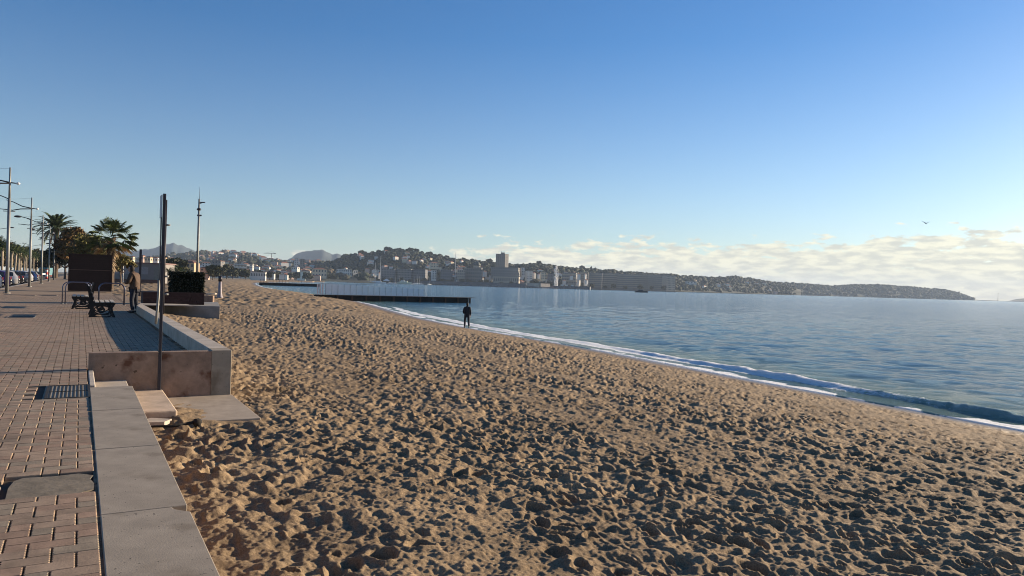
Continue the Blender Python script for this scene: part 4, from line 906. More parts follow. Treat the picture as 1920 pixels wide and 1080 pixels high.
MB().box((fx*0.28, 0.3, 1.72), (fx*0.55, 0.05, 0.05)).build('top_rail', MATS['fence_post'], fc)
ja2, jb2 = Vector((*D(486, 531, 330)[:2], 0)), Vector((*D(599, 537.2, 338)[:2], 0)); jl2 = (jb2-ja2).length; an2 = math.atan2(jb2.y-ja2.y, jb2.x-ja2.x)
jt2 = thing('jetty', 'second black jetty farther up the beach, smaller, with railing posts', 'jetty', (ja2.x, ja2.y, SEA), an2)
MB().box((jl2/2, 1.1, 0.2), (jl2, 2.2, 2.0)).build('pier_wall', JD, jt2)
for i in range(14): MB().box((0.5+i*1.35, 0.8, 1.95), (0.10, 0.10, 1.6)).build('railing_post', mat('rail_brown', (0.12, 0.07, 0.05), 0.8), jt2)
MB().box((9, 0.8, 2.7), (18, 0.07, 0.08)).build('railing', MATS['rail_brown'], jt2)

# ================================================================== FAR SHORE
TI = 0
def hills(name, prof, base_z, d_front, d_back, nz_amp, m, step=8, rough=0.5):
    us = [p[0] for p in prof]; uu = np.arange(us[0], us[-1]+step, step); vv_ = np.interp(uu, us, [p[1] for p in prof]); dr = np.interp(uu, us, [p[2] for p in prof])
    nt_ = 26; V = np.zeros((nt_, len(uu), 3)); Hh = []
    for j, u in enumerate(uu):
        rx, ry, rz_ = D(u, vv_[j], dr[j]); df = dr[j]*d_front; db = dr[j]*d_back
        for i in range(nt_):
            f_ = i/(nt_-1)
            if f_ < 0.7: g_ = f_/0.7; d_ = df+(dr[j]-df)*g_; k_ = (math.sin(g_*math.pi/2))**1.1
            else: g_ = (f_-0.7)/0.3; d_ = dr[j]+(db-dr[j])*g_; k_ = math.cos(g_*math.pi/2)**1.3
            q = PX(u, d_, 0); z = base_z+(rz_-base_z)*k_; V[i, j] = (q[0], q[1], z)
    nzv = fbm(V[..., 0]/(60*rough*2), V[..., 1]/(60*rough*2), 4, 60)*nz_amp; V[..., 2] += nzv*np.minimum(1, np.sin(np.linspace(0, math.pi, nt_))[:, None]*1.5)-abs(nz_amp)*0.15
    o = npmesh(name, V.reshape(-1, 3), gridfaces(nt_, len(uu)), m); tag(o, kind='structure')
    def at(u, f_):
        j = (u-uu[0])/step; j0 = int(min(max(j, 0), len(uu)-2)); fj = j-j0; i = f_*(nt_-1); i0 = int(min(i, nt_-2)); fi = i-i0
        return (V[i0, j0]*(1-fj)+V[i0, j0+1]*fj)*(1-fi)+(V[i0+1, j0]*(1-fj)+V[i0+1, j0+1]*fj)*fi
    return at
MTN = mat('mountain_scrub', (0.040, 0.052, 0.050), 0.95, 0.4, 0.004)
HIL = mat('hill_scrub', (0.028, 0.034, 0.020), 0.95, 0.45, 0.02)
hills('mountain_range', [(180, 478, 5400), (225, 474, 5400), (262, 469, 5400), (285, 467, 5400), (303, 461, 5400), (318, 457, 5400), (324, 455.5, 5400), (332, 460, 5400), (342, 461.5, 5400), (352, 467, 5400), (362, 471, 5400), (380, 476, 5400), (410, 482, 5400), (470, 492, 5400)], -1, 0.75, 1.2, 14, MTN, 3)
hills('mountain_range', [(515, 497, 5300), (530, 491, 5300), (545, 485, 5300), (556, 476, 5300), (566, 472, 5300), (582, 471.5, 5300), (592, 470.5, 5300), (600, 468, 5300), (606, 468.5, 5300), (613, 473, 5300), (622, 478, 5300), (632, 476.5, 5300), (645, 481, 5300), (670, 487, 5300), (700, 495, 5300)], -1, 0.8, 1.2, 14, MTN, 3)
hT = hills('hill_slope', [(240, 488, 2900), (300, 483, 2900), (340, 480, 2900), (365, 478, 2900), (381, 474, 2900), (395, 480, 2900), (412, 478.5, 2800), (425, 475, 2800), (433, 477, 2700), (445, 480, 2700), (462, 480, 2600), (480, 484, 2600), (500, 490, 2600), (515, 492, 2600), (540, 494, 2600), (560, 494, 2600), (600, 496, 2600), (650, 498, 2600), (700, 505, 2600)], 0, 0.5, 1.25, 9, HIL, 6)
hM = hills('wooded_hill', [(596, 508, 1950), (612, 500, 1950), (630, 490, 1950), (648, 483, 1950), (668, 481, 1950), (690, 480, 1950), (712, 477, 1950), (722, 475, 1950), (740, 475, 1950), (768, 477, 1950), (790, 480, 1950), (815, 485, 1950), (850, 490, 1950), (870, 491, 1950), (900, 494, 1950), (925, 496, 1950), (950, 499, 1950), (1000, 500, 1950), (1030, 502, 2000), (1060, 505, 2050), (1110, 509, 2200), (1150, 511, 2300), (1180, 515, 2400), (1230, 517, 2500), (1260, 518, 2600), (1290, 522, 2700), (1350, 524, 2900), (1375, 521.5, 3000), (1400, 525, 3100), (1440, 530, 3300), (1475, 536, 3400), (1500, 543, 3400)], -1, 0.83, 1.25, 8, HIL, 6)
hE = hills('headland', [(1380, 540, 3900), (1420, 532, 3900), (1470, 533, 3900), (1500, 535, 3950), (1530, 537, 4000), (1570, 539, 4100), (1600, 536.5, 4200), (1640, 536, 4300), (1660, 536.5, 4300), (1700, 540, 4400), (1740, 543, 4500), (1770, 545, 4600), (1790, 549, 4600), (1805, 555, 4600), (1820, 560, 4600), (1832, 562, 4600)], -1.5, 0.93, 1.2, 5, HIL, 6)
hills('headland', [(1885, 565, 6500), (1895, 563.4, 6500), (1905, 561, 6500), (1920, 559.5, 6500), (1960, 555, 6500), (2040, 549, 6500)], -1.5, 0.95, 1.2, 6, HIL, 6)

# woods: many rough clumps over each hill
WOOD = mat('wood_foliage', (0.03, 0.04, 0.015), 0.9, 0.3, 0.3, attr='col')
def ico():
    bm = bmesh.new(); bmesh.ops.create_icosphere(bm, subdivisions=2, radius=1); V = np.array([v.co[:] for v in bm.verts]); Fc = np.array([[v.index for v in f.verts] for f in bm.faces]); bm.free(); return V, Fc
IV, IF = ico()
def wood(name, at, n, u0, u1, f0, f1, size, cols, seed, label, ridge=0.35):
    r_ = np.random.default_rng(seed); Vs = []; Fs = []; Cs = []
    for k in range(n):
        u = r_.uniform(u0, u1); f_ = 0.68+r_.normal(0, 0.03) if r_.random() < ridge else r_.uniform(f0, f1); p = at(u, min(f_, 0.98)); s_ = size*r_.uniform(0.6, 1.35)
        d = IV*(1+0.30*r_.standard_normal((len(IV), 1))*0.8)*np.array([s_, s_, s_*r_.uniform(0.6, 0.95)])+p+np.array([0, 0, s_*0.35])
        c = np.array(cols[r_.integers(len(cols))])*r_.uniform(0.6, 1.4); Fs.append(IF+len(Vs)*len(IV)); Vs.append(d); Cs.append(np.tile(c, (len(IV), 1))*r_.uniform(0.7, 1.3, (len(IV), 1)))
    o = npmesh(name, np.concatenate(Vs), np.concatenate(Fs), WOOD, smooth=False, cols=np.concatenate(Cs)); tag(o, label, 'wood', kind='stuff'); return o
DG = [(0.018, 0.026, 0.012), (0.024, 0.030, 0.014), (0.014, 0.022, 0.012), (0.034, 0.032, 0.018)]
wood('hill_wood', hM, 2300, 600, 1110, 0.04, 0.74, 5.5, DG, 1, 'dark pine wood covering the hill behind the harbour')
wood('coast_wood', hM, 1700, 1105, 1490, 0.04, 0.72, 6.5, DG, 2, 'pine wood running down the ridge right of the Ferris wheel')
wood('headland_wood', hE, 1700, 1400, 1826, 0.02, 0.72, 8.0, DG, 3, 'pale hazy wood on the far headland')
wood('slope_wood', hT, 1500, 250, 690, 0.04, 0.72, 6.5, DG+[(0.08, 0.06, 0.035)], 4, 'scattered trees on the built-up slope at left')

# single pines standing up along the ridge
rp = None
for i, (u, f_, sc_) in enumerate(((648, .6, .8), (665, .62, .9), (676, .66, 1.3), (683, .6, 1.0), (697, .67, .9), (709, .66, .95), (724, .68, 1.35), (729, .66, 1.2), (738, .68, 1.0), (747, .68, 1.2), (753, .68, 1.0), (762, .68, 1.0), (768, .67, 1.2), (779, .68, 1.1), (789, .67, .8), (804, .68, 1.2), (814, .67, .9), (823, .68, 1.0), (836, .66, .85), (867, .68, .9), (884, .68, .8), (916, .68, 1.2), (1010, .68, 1.0), (1090, .68, 1.1), (1120, .68, 1.0))):
    q = hM(u, f_)
    if rp is None: rp = broad('ridge_pine', 'dark pine standing up from the skyline of the wooded hill', (q[0], q[1], q[2]-1), 15, 7.5, (0.016, 0.022, 0.010), (0.024, 0.028, 0.012), 900, 'single pines on the hill skyline', ls=1.5, trunk_h=.3, squash=.5, seed=30); rp.scale = (sc_,)*3
    else: dup(rp, (q[0], q[1], q[2]-1), i*1.0, scale=sc_)
# ------------------------------------------------------------------ buildings of the town
WIN = mat('far_window', (0.05, 0.06, 0.075), 0.25)
def wallm(n): 
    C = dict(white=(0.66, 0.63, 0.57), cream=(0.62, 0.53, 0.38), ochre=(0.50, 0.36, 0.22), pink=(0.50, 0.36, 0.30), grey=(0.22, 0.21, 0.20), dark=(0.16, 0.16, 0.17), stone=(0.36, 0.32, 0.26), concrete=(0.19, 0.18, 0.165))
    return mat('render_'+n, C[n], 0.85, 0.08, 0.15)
def roofm(n): 
    C = dict(tile=(0.28, 0.12, 0.075), flat=(0.30, 0.28, 0.26), darkr=(0.09, 0.085, 0.085)); return mat('roofing_'+n, C[n], 0.85, 0.15, 0.3)
def building(label, u0, u1, vt, vb, d, wall, roof='flat', turn=None, depth=None, cols=0, rows=0, balc=0, name='building', cat='building', group=None, zb=None, rf=0.16):
    a = D(u0, vb, d); b = D(u1, vb, d); z0 = a[2] if zb is None else zb; top = D((u0+u1)/2, vt, d)[2]; hgt = max(top-z0, 1.5)
    vis = math.hypot(b[0]-a[0], b[1]-a[1]); tn = R(random.uniform(-28, 28)) if turn is None else R(turn)
    w_ = vis/(abs(math.cos(tn))+0.55*abs(math.sin(tn))) if depth is None else max(vis-depth*abs(math.sin(tn)), vis*.3)/abs(math.cos(tn)); dp = w_*0.55 if depth is None else depth
    c = ((a[0]+b[0])/2, (a[1]+b[1])/2); base_drop = 3.0
    o = thing(name, label, cat, (c[0], c[1], z0), -TH+tn, group)
    hw = hgt*(1-rf) if roof == 'tile' else hgt
    MB().box((0, 0, (hw-base_drop)/2), (w_, dp, hw+base_drop)).build('wall', wallm(wall), o)
    if roof == 'tile':
        e = max(0.3, w_*0.03); x, y = w_/2+e, dp/2+e; r_ = max(x-y, 0.1)*0.9; zt = hgt
        MB().add([(-x, -y, hw), (x, -y, hw), (x, y, hw), (-x, y, hw), (-r_, 0, zt), (r_, 0, zt)], [(0, 1, 5, 4), (1, 2, 5), (2, 3, 4, 5), (3, 0, 4), (3, 2, 1, 0)]).build('roof', roofm('tile'), o)
    else: MB().box((0, 0, hw+0.2), (w_+0.5, dp+0.5, 0.5)).build('roof', roofm(roof), o)
    for r_ in range(rows):
        z = hw*(r_+0.55)/rows
        for c_ in range(cols):
            x = -w_/2+w_*(c_+0.5)/cols; MB().box((x, -dp/2-0.03, z), (w_/cols*0.42, 0.14, hw/rows*0.48)).build('window', WIN, o)
        for c_ in range(max(1, cols//3)):
            yy = -dp/2+dp*(c_+0.5)/max(1, cols//3); MB().box((w_/2+0.03, yy, z), (0.14, dp/max(1, cols//3)*0.35, hw/rows*0.45)).build('window', WIN, o)
    for r_ in range(balc):
        MB().box((0, -dp/2-0.7, hw*(r_+1)/(balc+0.4)-0.2), (w_*0.98, 1.4, hw/balc*0.28)).build('balcony', wallm('stone'), o)
    return o
B = building
# left: houses behind the beach
B('long white beach building with a row of dark openings, left of the far jetty', 470, 499, 510.5, 520.5, 620, 'white', cols=9, rows=1, turn=12)
B('white villa in tiers with a flat roof above the far beach', 438, 463, 495, 508, 900, 'white', cols=4, rows=2, turn=20, balc=2)
B('small white house directly right of the tiered villa', 468, 476, 496, 503, 950, 'white', cols=2, rows=2)
B('white building with a sloping roof right of the tall mast', 378, 395, 491, 500, 700, 'white', 'tile', turn=25, cols=3, rows=2)
B('cream low house with a red roof left of the tall mast', 350, 368, 487, 497, 760, 'cream', 'tile', cols=3, rows=1)
B('wide reddish house behind the hedge', 336, 371, 489, 514, 420, 'ochre', 'tile', cols=4, rows=2, turn=-8)
B('brown-walled house at the right of the mast foot', 376, 392, 500, 516, 430, 'pink', 'tile', cols=2, rows=2, turn=5)
B('low cream bungalow behind the hedge left', 310, 327, 487, 500, 500, 'cream', 'flat', cols=3, rows=1)
B('grey house with a pitched roof left of the tiered villa', 398, 421, 488, 500, 850, 'grey', 'tile', turn=-20, cols=3, rows=2)
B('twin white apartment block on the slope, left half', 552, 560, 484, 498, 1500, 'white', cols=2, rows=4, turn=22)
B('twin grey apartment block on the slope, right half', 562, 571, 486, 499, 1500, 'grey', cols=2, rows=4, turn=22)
B('white cottage between the far jetty and the cream mansion', 547, 562, 500, 506, 1300, 'white', 'tile', cols=3, rows=1)
B('large cream mansion with a red roof at the harbour', 584, 613, 502, 519, 1380, 'cream', 'tile', turn=18, cols=5, rows=2)
B('small white kiosk among trees left of the cream mansion', 563, 568, 510, 513.5, 1200, 'white')
B('white waterfront stall at the left of the harbour', 508, 516, 514, 519.5, 900, 'white'); B('second white waterfront stall, next to the marquee', 523, 533, 514.5, 520, 950, 'white'); B('white marquee with a pointed roof by the harbour stalls', 534, 541, 515, 520.5, 980, 'white', 'tile')
# reddish old town roofs above the cars at left
for i, (u0, u1, vt, vb, d_) in enumerate(((228, 240, 479, 490, 420), (240, 252, 480, 490, 440), (262, 272, 478, 489, 450), (272, 285, 481, 491, 430), (285, 297, 482, 491, 460), (300, 312, 481, 492, 470))):
    B('house with pale walls and a red roof seen above the grey beach building', u0, u1, vt, vb, d_, ('white', 'cream', 'pink', 'cream', 'white', 'ochre')[i], 'tile', name='house', cat='house', group='red roofed houses above the beach building', cols=2, rows=1)
# harbour front
B('white two storey harbour building with dark bands', 630, 660, 505, 516, 1500, 'white', cols=7, rows=2, turn=14)
B('small white cube building right of the banded one', 662, 671, 507, 513.5, 1520, 'white', cols=2, rows=1, turn=20)
B('white low houses with a pitched roof by the first mast', 674, 690, 511, 517, 1500, 'white', 'tile', cols=3, rows=1)
B('pink gabled house above the harbour masts', 684, 693, 503, 510, 1560, 'pink', 'tile')
B('white square house right of the two tall masts', 702, 710, 506, 514, 1540, 'white', cols=2, rows=2)
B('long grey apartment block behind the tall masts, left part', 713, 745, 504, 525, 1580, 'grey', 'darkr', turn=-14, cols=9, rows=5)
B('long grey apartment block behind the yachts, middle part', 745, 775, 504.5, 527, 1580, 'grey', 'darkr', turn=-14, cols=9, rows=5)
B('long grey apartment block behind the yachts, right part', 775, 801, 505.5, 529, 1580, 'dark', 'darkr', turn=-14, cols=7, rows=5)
B('pale tower house with a hipped roof above the breakwater', 805, 822, 491, 502, 1640, 'cream', 'tile', turn=24, cols=3, rows=2)
B('sunlit narrow white house below the pale tower house', 808, 818, 507, 524, 1560, 'white', turn=30, cols=2, rows=4)
B('dark terraced building left of the radio mast', 826, 848, 506, 527, 1560, 'dark', turn=-10, cols=5, rows=4)
B('grey building right of the radio mast', 856, 872, 506, 527, 1560, 'stone', turn=8, cols=4, rows=4)
B('old grey-green palace front below the church', 870, 904, 503, 528, 1580, 'concrete', 'darkr', turn=-6, cols=8, rows=4)
B('tall concrete tower block, tallest building of the town', 929, 953, 476.5, 505, 1720, 'concrete', 'flat', turn=-34, cols=5, rows=11)
B('wide grey hotel below the tower block', 921, 975, 502, 520, 1600, 'grey', 'darkr', turn=-8, cols=12, rows=4)
B('lower arcade building in front of the wide hotel', 925, 975, 519, 530, 1560, 'stone', 'flat', turn=-6, cols=12, rows=1)
B('white sunlit building at the right end of the wide hotel', 976, 984, 502, 517, 1600, 'white', turn=30, cols=2, rows=3)
B('cluster of white flats right of the wide hotel', 984, 998, 508, 524, 1600, 'white', turn=35, cols=4, rows=4)
B('cream building left of the Ferris wheel', 1012, 1024, 511, 524, 1620, 'cream', turn=24, cols=3, rows=3)
B('small dark house between the cream building and the Ferris wheel', 1026, 1036, 514, 527, 1620, 'dark', cols=2, rows=2)
B('white block right of the Ferris wheel, pale balconies', 1053, 1082, 512, 532, 1700, 'grey', turn=-12, cols=6, rows=4, balc=3)
for i, (u0, u1, vt, vb, d_) in enumerate(((1085, 1102, 511, 538, 1760), (1102, 1128, 512.5, 541, 1800), (1128, 1156, 513, 541.5, 1850), (1156, 1186, 514.5, 542.5, 1900), (1186, 1214, 515.5, 543, 1960), (1214, 1240, 516, 543.5, 2020))):
    B(('narrow', 'broad grey', 'plain', 'long', 'pale', 'stepped')[i]+' section of the long balconied apartment range, '+('first and leftmost', 'second', 'third', 'fourth', 'fifth, above the motor boat', 'sixth and rightmost')[i], u0, u1+1, vt, vb, d_, 'grey' if i % 2 else 'concrete', 'flat', turn=-8, balc=7, cols=0, rows=0, depth=16)
B('sunlit end block of the apartment range, stepping down', 1240, 1266, 517, 544.5, 2080, 'stone', turn=32, cols=7, rows=7)
B('white low villa on the ridge right of the apartment range', 1285, 1305, 528, 532, 2400, 'white', cols=3, rows=1)
B('white flat house above the shore at the middle of the ridge', 1340, 1349, 531, 537, 2600, 'white', cols=2, rows=2)
B('pair of grey blocks at the shore below the ridge, left one', 1354, 1358, 532, 543, 2600, 'grey'); B('pair of grey blocks at the shore below the ridge, right one', 1360, 1364, 533, 544, 2600, 'grey')
B('white house at the right end of the wooded ridge shore', 1432, 1439, 538, 545, 3000, 'white')
rs_ = random.Random(77); ot = None
for k in range(46):
    u = rs_.choice([rs_.uniform(822, 930), rs_.uniform(985, 1036), rs_.uniform(640, 715), rs_.uniform(1052, 1100)]); d_ = rs_.uniform(1610, 1700); q = PX(u, d_, 0); z = rs_.uniform(3, 26); 
    if ot is None:
        ot = thing('town_house', 'small pale sunlit house packed among the larger blocks of the town', 'house', (q[0], q[1], z), -TH+0.5, 'small houses between the town blocks')
        MB().box((0, 0, 0), (7, 6, 12)).build('wall', wallm('white'), ot); MB().add([(-4, -3.5, 6), (4, -3.5, 6), (4, 3.5, 6), (-4, 3.5, 6), (-2, 0, 7.8), (2, 0, 7.8)], [(0, 1, 5, 4), (1, 2, 5), (2, 3, 4, 5), (3, 0, 4), (3, 2, 1, 0)]).build('roof', roofm('tile'), ot)
    else: dup(ot, (q[0], q[1], z), -TH+R(rs_.uniform(5, 60)), scale=(rs_.uniform(.5, 1.2), rs_.uniform(.5, 1.2), rs_.uniform(.7, 1.2)))
# small villas on the hillsides
def villas(at, n, u0, u1, f0, f1, seed, label, group, d_s=1.0, zone=None):
    rs = random.Random(seed); pr = {}
    for k in range(n):
        u = rs.uniform(u0, u1); f_ = rs.uniform(f0, f1); p = at(u, f_); wl = rs.choice(['white', 'white', 'white', 'cream', 'white', 'pink']); key = (wl,)
        if key not in pr:
            o = thing('villa', label, 'house', (p[0], p[1], p[2]+4), -TH, group); MB().box((0, 0, 0.5), (12, 8, 9)).build('wall', wallm(wl), o)
            MB().add([(-5.5, -4, 5), (5.5, -4, 5), (5.5, 4, 5), (-5.5, 4, 5), (-3, 0, 7.2), (3, 0, 7.2)], [(0, 1, 5, 4), (1, 2, 5), (2, 3, 4, 5), (3, 0, 4), (3, 2, 1, 0)]).build('roof', roofm('tile'), o); pr[key] = o
            o.scale = (d_s,)*3; o.rotation_euler[2] = -TH+R(rs.uniform(0, 40))
        else: dup(pr[key], (p[0], p[1], p[2]+4), -TH+R(rs.uniform(0, 55)), scale=(d_s*rs.uniform(.6, 1.3), d_s*rs.uniform(.7, 1.2), d_s*rs.uniform(.7, 1.1)))
villas(hM, 48, 665, 870, 0.05, 0.55, 11, 'small pale villa among the trees of the dark hill behind the harbour', 'villas on the dark hill')
villas(hM, 40, 855, 1090, 0.03, 0.35, 12, 'small pale house among trees behind the old town', 'houses behind the old town', 1.1)
villas(hT, 95, 385, 600, 0.0, 0.62, 13, 'small pale villa on the built-up slope at left', 'villas on the left slope', 1.25)
villas(hT, 34, 300, 400, 0.0, 0.3, 14, 'small pale villa low on the slope near the tall mast', 'villas near the mast', 1.3)
villas(hM, 10, 1270, 1460, 0.03, 0.4, 15, 'small pale villa in the wood right of the apartments', 'villas in the coast wood', 1.2)

# ------------------------------------------------------------------ landmarks
p = PX(893, 1660, 0); ch_ = thing('church', 'church with a large dark dome left of the tower block', 'church', (p[0], p[1], -1), -TH+R(20))
MB().box((0, 0, 16), (18, 20, 34)).build('nave', wallm('stone'), ch_)
MB().tube([(0, 0, 32), (0, 0, 45)], [8.0, 8.0], 16).build('drum', wallm('stone'), ch_)
MB().tube([(0, 0, 45), (0, 0, 48), (0, 0, 51), (0, 0, 53.5), (0, 0, 55)], [8.6, 8.2, 6.6, 4.0, 1.0], 16).build('dome', mat('dome_dark', (0.06, 0.07, 0.065), 0.6), ch_, True)
MB().tube([(0, 0, 55), (0, 0, 59)], [1.2, 0.4], 8).build('lantern', wallm('stone'), ch_)
for i in range(8): a = i*math.pi/4; MB().box((8.0*math.cos(a), 8.0*math.sin(a), 39), (1.6, 1.6, 6), a).build('window', WIN, ch_)
MB().box((11, -2, 20), (5, 5, 44)).build('bell_tower', wallm('stone'), ch_); MB().tube([(11, -2, 42), (11, -2, 46)], [3, .3], 4).build('spire', roofm('tile'), ch_)
tb = PX(941, 1720, 0); o = thing('rooftop_block', 'machine room standing on the roof of the tall tower block', 'rooftop room', (tb[0], tb[1], D(941, 477, 1720)[2]), -TH); MB().box((0, 0, 2.2), (9, 7, 4.4)).build('wall', wallm('concrete'), o); MB().tube([(-3, 0, 4.4), (-3, 0, 8)], .25, 5).build('aerial', DM, o)
p = PX(853, 1540, 0); o = thing('radio_mast', 'very tall thin mast on the waterfront left of the church', 'mast', (p[0], p[1], -1)); MB().tube([(0, 0, 0), (0, 0, 44), (0, 0, 70)], [0.9, 0.7, 0.35], 6).build('pole', mat('mast_grey', (0.4, 0.4, 0.4), 0.6), o); MB().tube([(4, 0, 0), (4, 0, 40)], [0.5, 0.3], 6).build('side_pole', MATS['mast_grey'], o)
# ferris wheel, seen nearly edge-on
p = PX(1042, 1560, 0); fw = thing('ferris_wheel', 'white Ferris wheel seen nearly edge-on at the end of the quay', 'ferris wheel', (p[0], p[1], 0), -TH+R(78))
WHT = mat('wheel_white', (0.7, 0.68, 0.65), 0.5); rw = 21.0; cz = 23.5
for y in (-1.4, 1.4): MB().tube([(rw*math.cos(a), y, cz+rw*math.sin(a)) for a in np.linspace(0, 2*math.pi, 37)], 0.45, 6, False).build('rim', WHT, fw)
for k in range(20):
    a = k*math.pi/10; MB().tube([(0, 0, cz), (rw*math.cos(a), 0, cz+rw*math.sin(a))], 0.22, 4).build('spoke', WHT, fw)
    MB().ball(((rw+1)*math.cos(a), 0, cz-1.2+(rw+1)*math.sin(a)), (1.0, 1.1, 1.2), 8, 5).build('cabin', WHT, fw)
for y in (-3.4, 3.4):
    for x in (-7, 7): MB().tube([(x, y, 0), (0, y*.5, cz)], 0.55, 6).build('support_leg', WHT, fw)
MB().tube([(0, -3, cz), (0, 3, cz)], 1.0, 8).build('hub', WHT, fw)
MB().box((0, 0, 0.6), (16, 9, 1.6)).build('base', wallm('white'), fw)
p = PX(508, 2300, 0); cr_ = thing('tower_crane', 'tiny tower crane on the skyline between the two mountains', 'crane', (p[0], p[1], 20), -TH)
zt = D(508, 474.5, 2300)[2]-20
MB().box((0, 0, zt/2), (1.6, 1.6, zt)).build('mast', mat('crane_grey', (0.25, 0.24, 0.22), 0.7), cr_); MB().box((-9, 0, zt-1), (32, 1.2, 1.2)).build('jib', MATS['crane_grey'], cr_); MB().box((10, 0, zt-1.4), (7, 1.6, 2.4)).build('counterweight', MATS['crane_grey'], cr_)
MB().tube([(-20, 0, zt-.5), (0, 0, zt+4.5), (10, 0, zt-.5)], 0.3, 4).build('tie_bar', MATS['crane_grey'], cr_)
# quays and breakwaters
def quay(label, pts, z1, m, z0=-3.2, w_=14, name='breakwater', rocks=0):
    o = thing(name, label, 'breakwater', (pts[0][0], pts[0][1], 0)); k = MB(); ox, oy = pts[0][0], pts[0][1]
    for a, b in zip(pts[:-1], pts[1:]):
        dx, dy = b[0]-a[0], b[1]-a[1]; l_ = math.hypot(dx, dy); k.box(((a[0]+b[0])/2-ox, (a[1]+b[1])/2-oy, (z0+z1)/2), (l_+2, w_, z1-z0), math.atan2(dy, dx))
    k.build('wall', m, o)
    if rocks:
        q = MB()
        for _ in range(rocks):
            i = random.randrange(len(pts)-1); f_ = random.random(); a, b = pts[i], pts[i+1]; dx, dy = b[0]-a[0], b[1]-a[1]; l_ = math.hypot(dx, dy); s_ = random.uniform(1.2, 3.2)
            q.ball((a[0]+dx*f_-ox+dy/l_*(w_/2+random.uniform(-1, 4)), a[1]+dy*f_-oy-dx/l_*(w_/2+random.uniform(-1, 4)), SEA+random.uniform(-.5, 2.0)), (s_, s_, s_*.7), 6, 4)
        q.build('rocks', mat('rock_grey', (0.17, 0.15, 0.14), 0.9, 0.4, 0.5), o)
    return o
RK = mat('harbour_wall', (0.13, 0.125, 0.13), 0.9, 0.3, 0.1)
quay('long dark harbour breakwater below the church and palace', [PX(795, 1500, 0), PX(860, 1470, 0), PX(930, 1450, 0), PX(986, 1440, 0)], D(890, 529, 1460)[2], RK, rocks=260)
quay('pale sea wall at the right end of the dark breakwater', [PX(984, 1455, 0), PX(1010, 1455, 0), PX(1026, 1470, 0)], D(1000, 530, 1455)[2]-1, mat('pale_sea_wall', (0.50, 0.42, 0.34), 0.9, 0.2, 0.2), rocks=60)  # sea wall in a paler, warmer tone than the breakwater
quay('low dark mole with a beacon hut running right from the Ferris wheel', [PX(1026, 1490, 0), PX(1070, 1480, 0), PX(1106, 1470, 0)], 4.0, RK, rocks=160)
quay('low harbour quay left of the yachts', [PX(560, 1400, 0), PX(620, 1430, 0), PX(690, 1440, 0), PX(750, 1460, 0), PX(800, 1500, 0)], 0.6, RK, w_=20, name='quay')
for i, (u, lab) in enumerate(((1054, 'white stall leftmost on the low mole'), (1062, 'white stall second on the low mole'), (1073, 'white stall third on the low mole'))):
    q = PX(u, 1475, 0); o = thing('stall', lab, 'stall', (q[0], q[1], 4), -TH+R(25)); MB().box((0, 0, 1.3), (5, 4, 2.6)).build('wall', wallm('white'), o); MB().box((0, 0, 2.8), (5.8, 4.8, .4)).build('awning', wallm('white'), o)
# promenade trees on the front
for i, (u, d_, h_) in enumerate(((505, 900, 9), (520, 1000, 10), (545, 1150, 11), (556, 1200, 12), (572, 1250, 13), (580, 1300, 11), (617, 1400, 12), (624, 1420, 13), (697, 1500, 12), (866, 1520, 12), (879, 1520, 11), (912, 1520, 12), (1000, 1540, 14), (1006, 1540, 13), (720, 1500, 10), (733, 1505, 9), (752, 1510, 11), (768, 1510, 8), (783, 1515, 10), (796, 1520, 12), (829, 1520, 11), (838, 1520, 9), (846, 1520, 10), (888, 1520, 9), (902, 1520, 11), (921, 1520, 9), (940, 1520, 8), (958, 1520, 10), (968, 1520, 8), (1110, 1750, 12), (1135, 1780, 9), (1150, 1800, 13), (1172, 1850, 10), (1200, 1900, 14), (1222, 1950, 11), (1245, 2000, 14), (1030, 1560, 14), (1092, 1680, 12), (410, 600, 10), (425, 640, 12), (436, 680, 10), (452, 760, 10), (402, 520, 9), (331, 330, 9), (322, 300, 8), (345, 350, 6), (399, 430, 8), (461, 700, 9), (487, 820, 10))):
    q = PX(u, d_, 0); 
    if i == 0: qt = broad('quay_tree', 'round dark tree on the waterfront below the town', (q[0], q[1], -0.5), 10, 5.5, (0.035, 0.042, 0.016), (0.055, 0.050, 0.02), 900, 'round trees along the far waterfront', ls=0.9, trunk_h=.15, seed=20)
    else: dup(qt, (q[0], q[1], -0.5), i*1.1, scale=h_/10*1.05)
# young palms behind the hedge
for i, (u, d_, h_) in enumerate(((332, 150, .9), (341, 170, .85), (316, 140, .8))):
    q = PX(u, d_, 0); dup(prt, (q[0], q[1], -0.4), i*2.0, 'short palm growing behind the hedge beside the tall post', scale=(h_, h_, h_*.6), group='short palms behind the hedge')

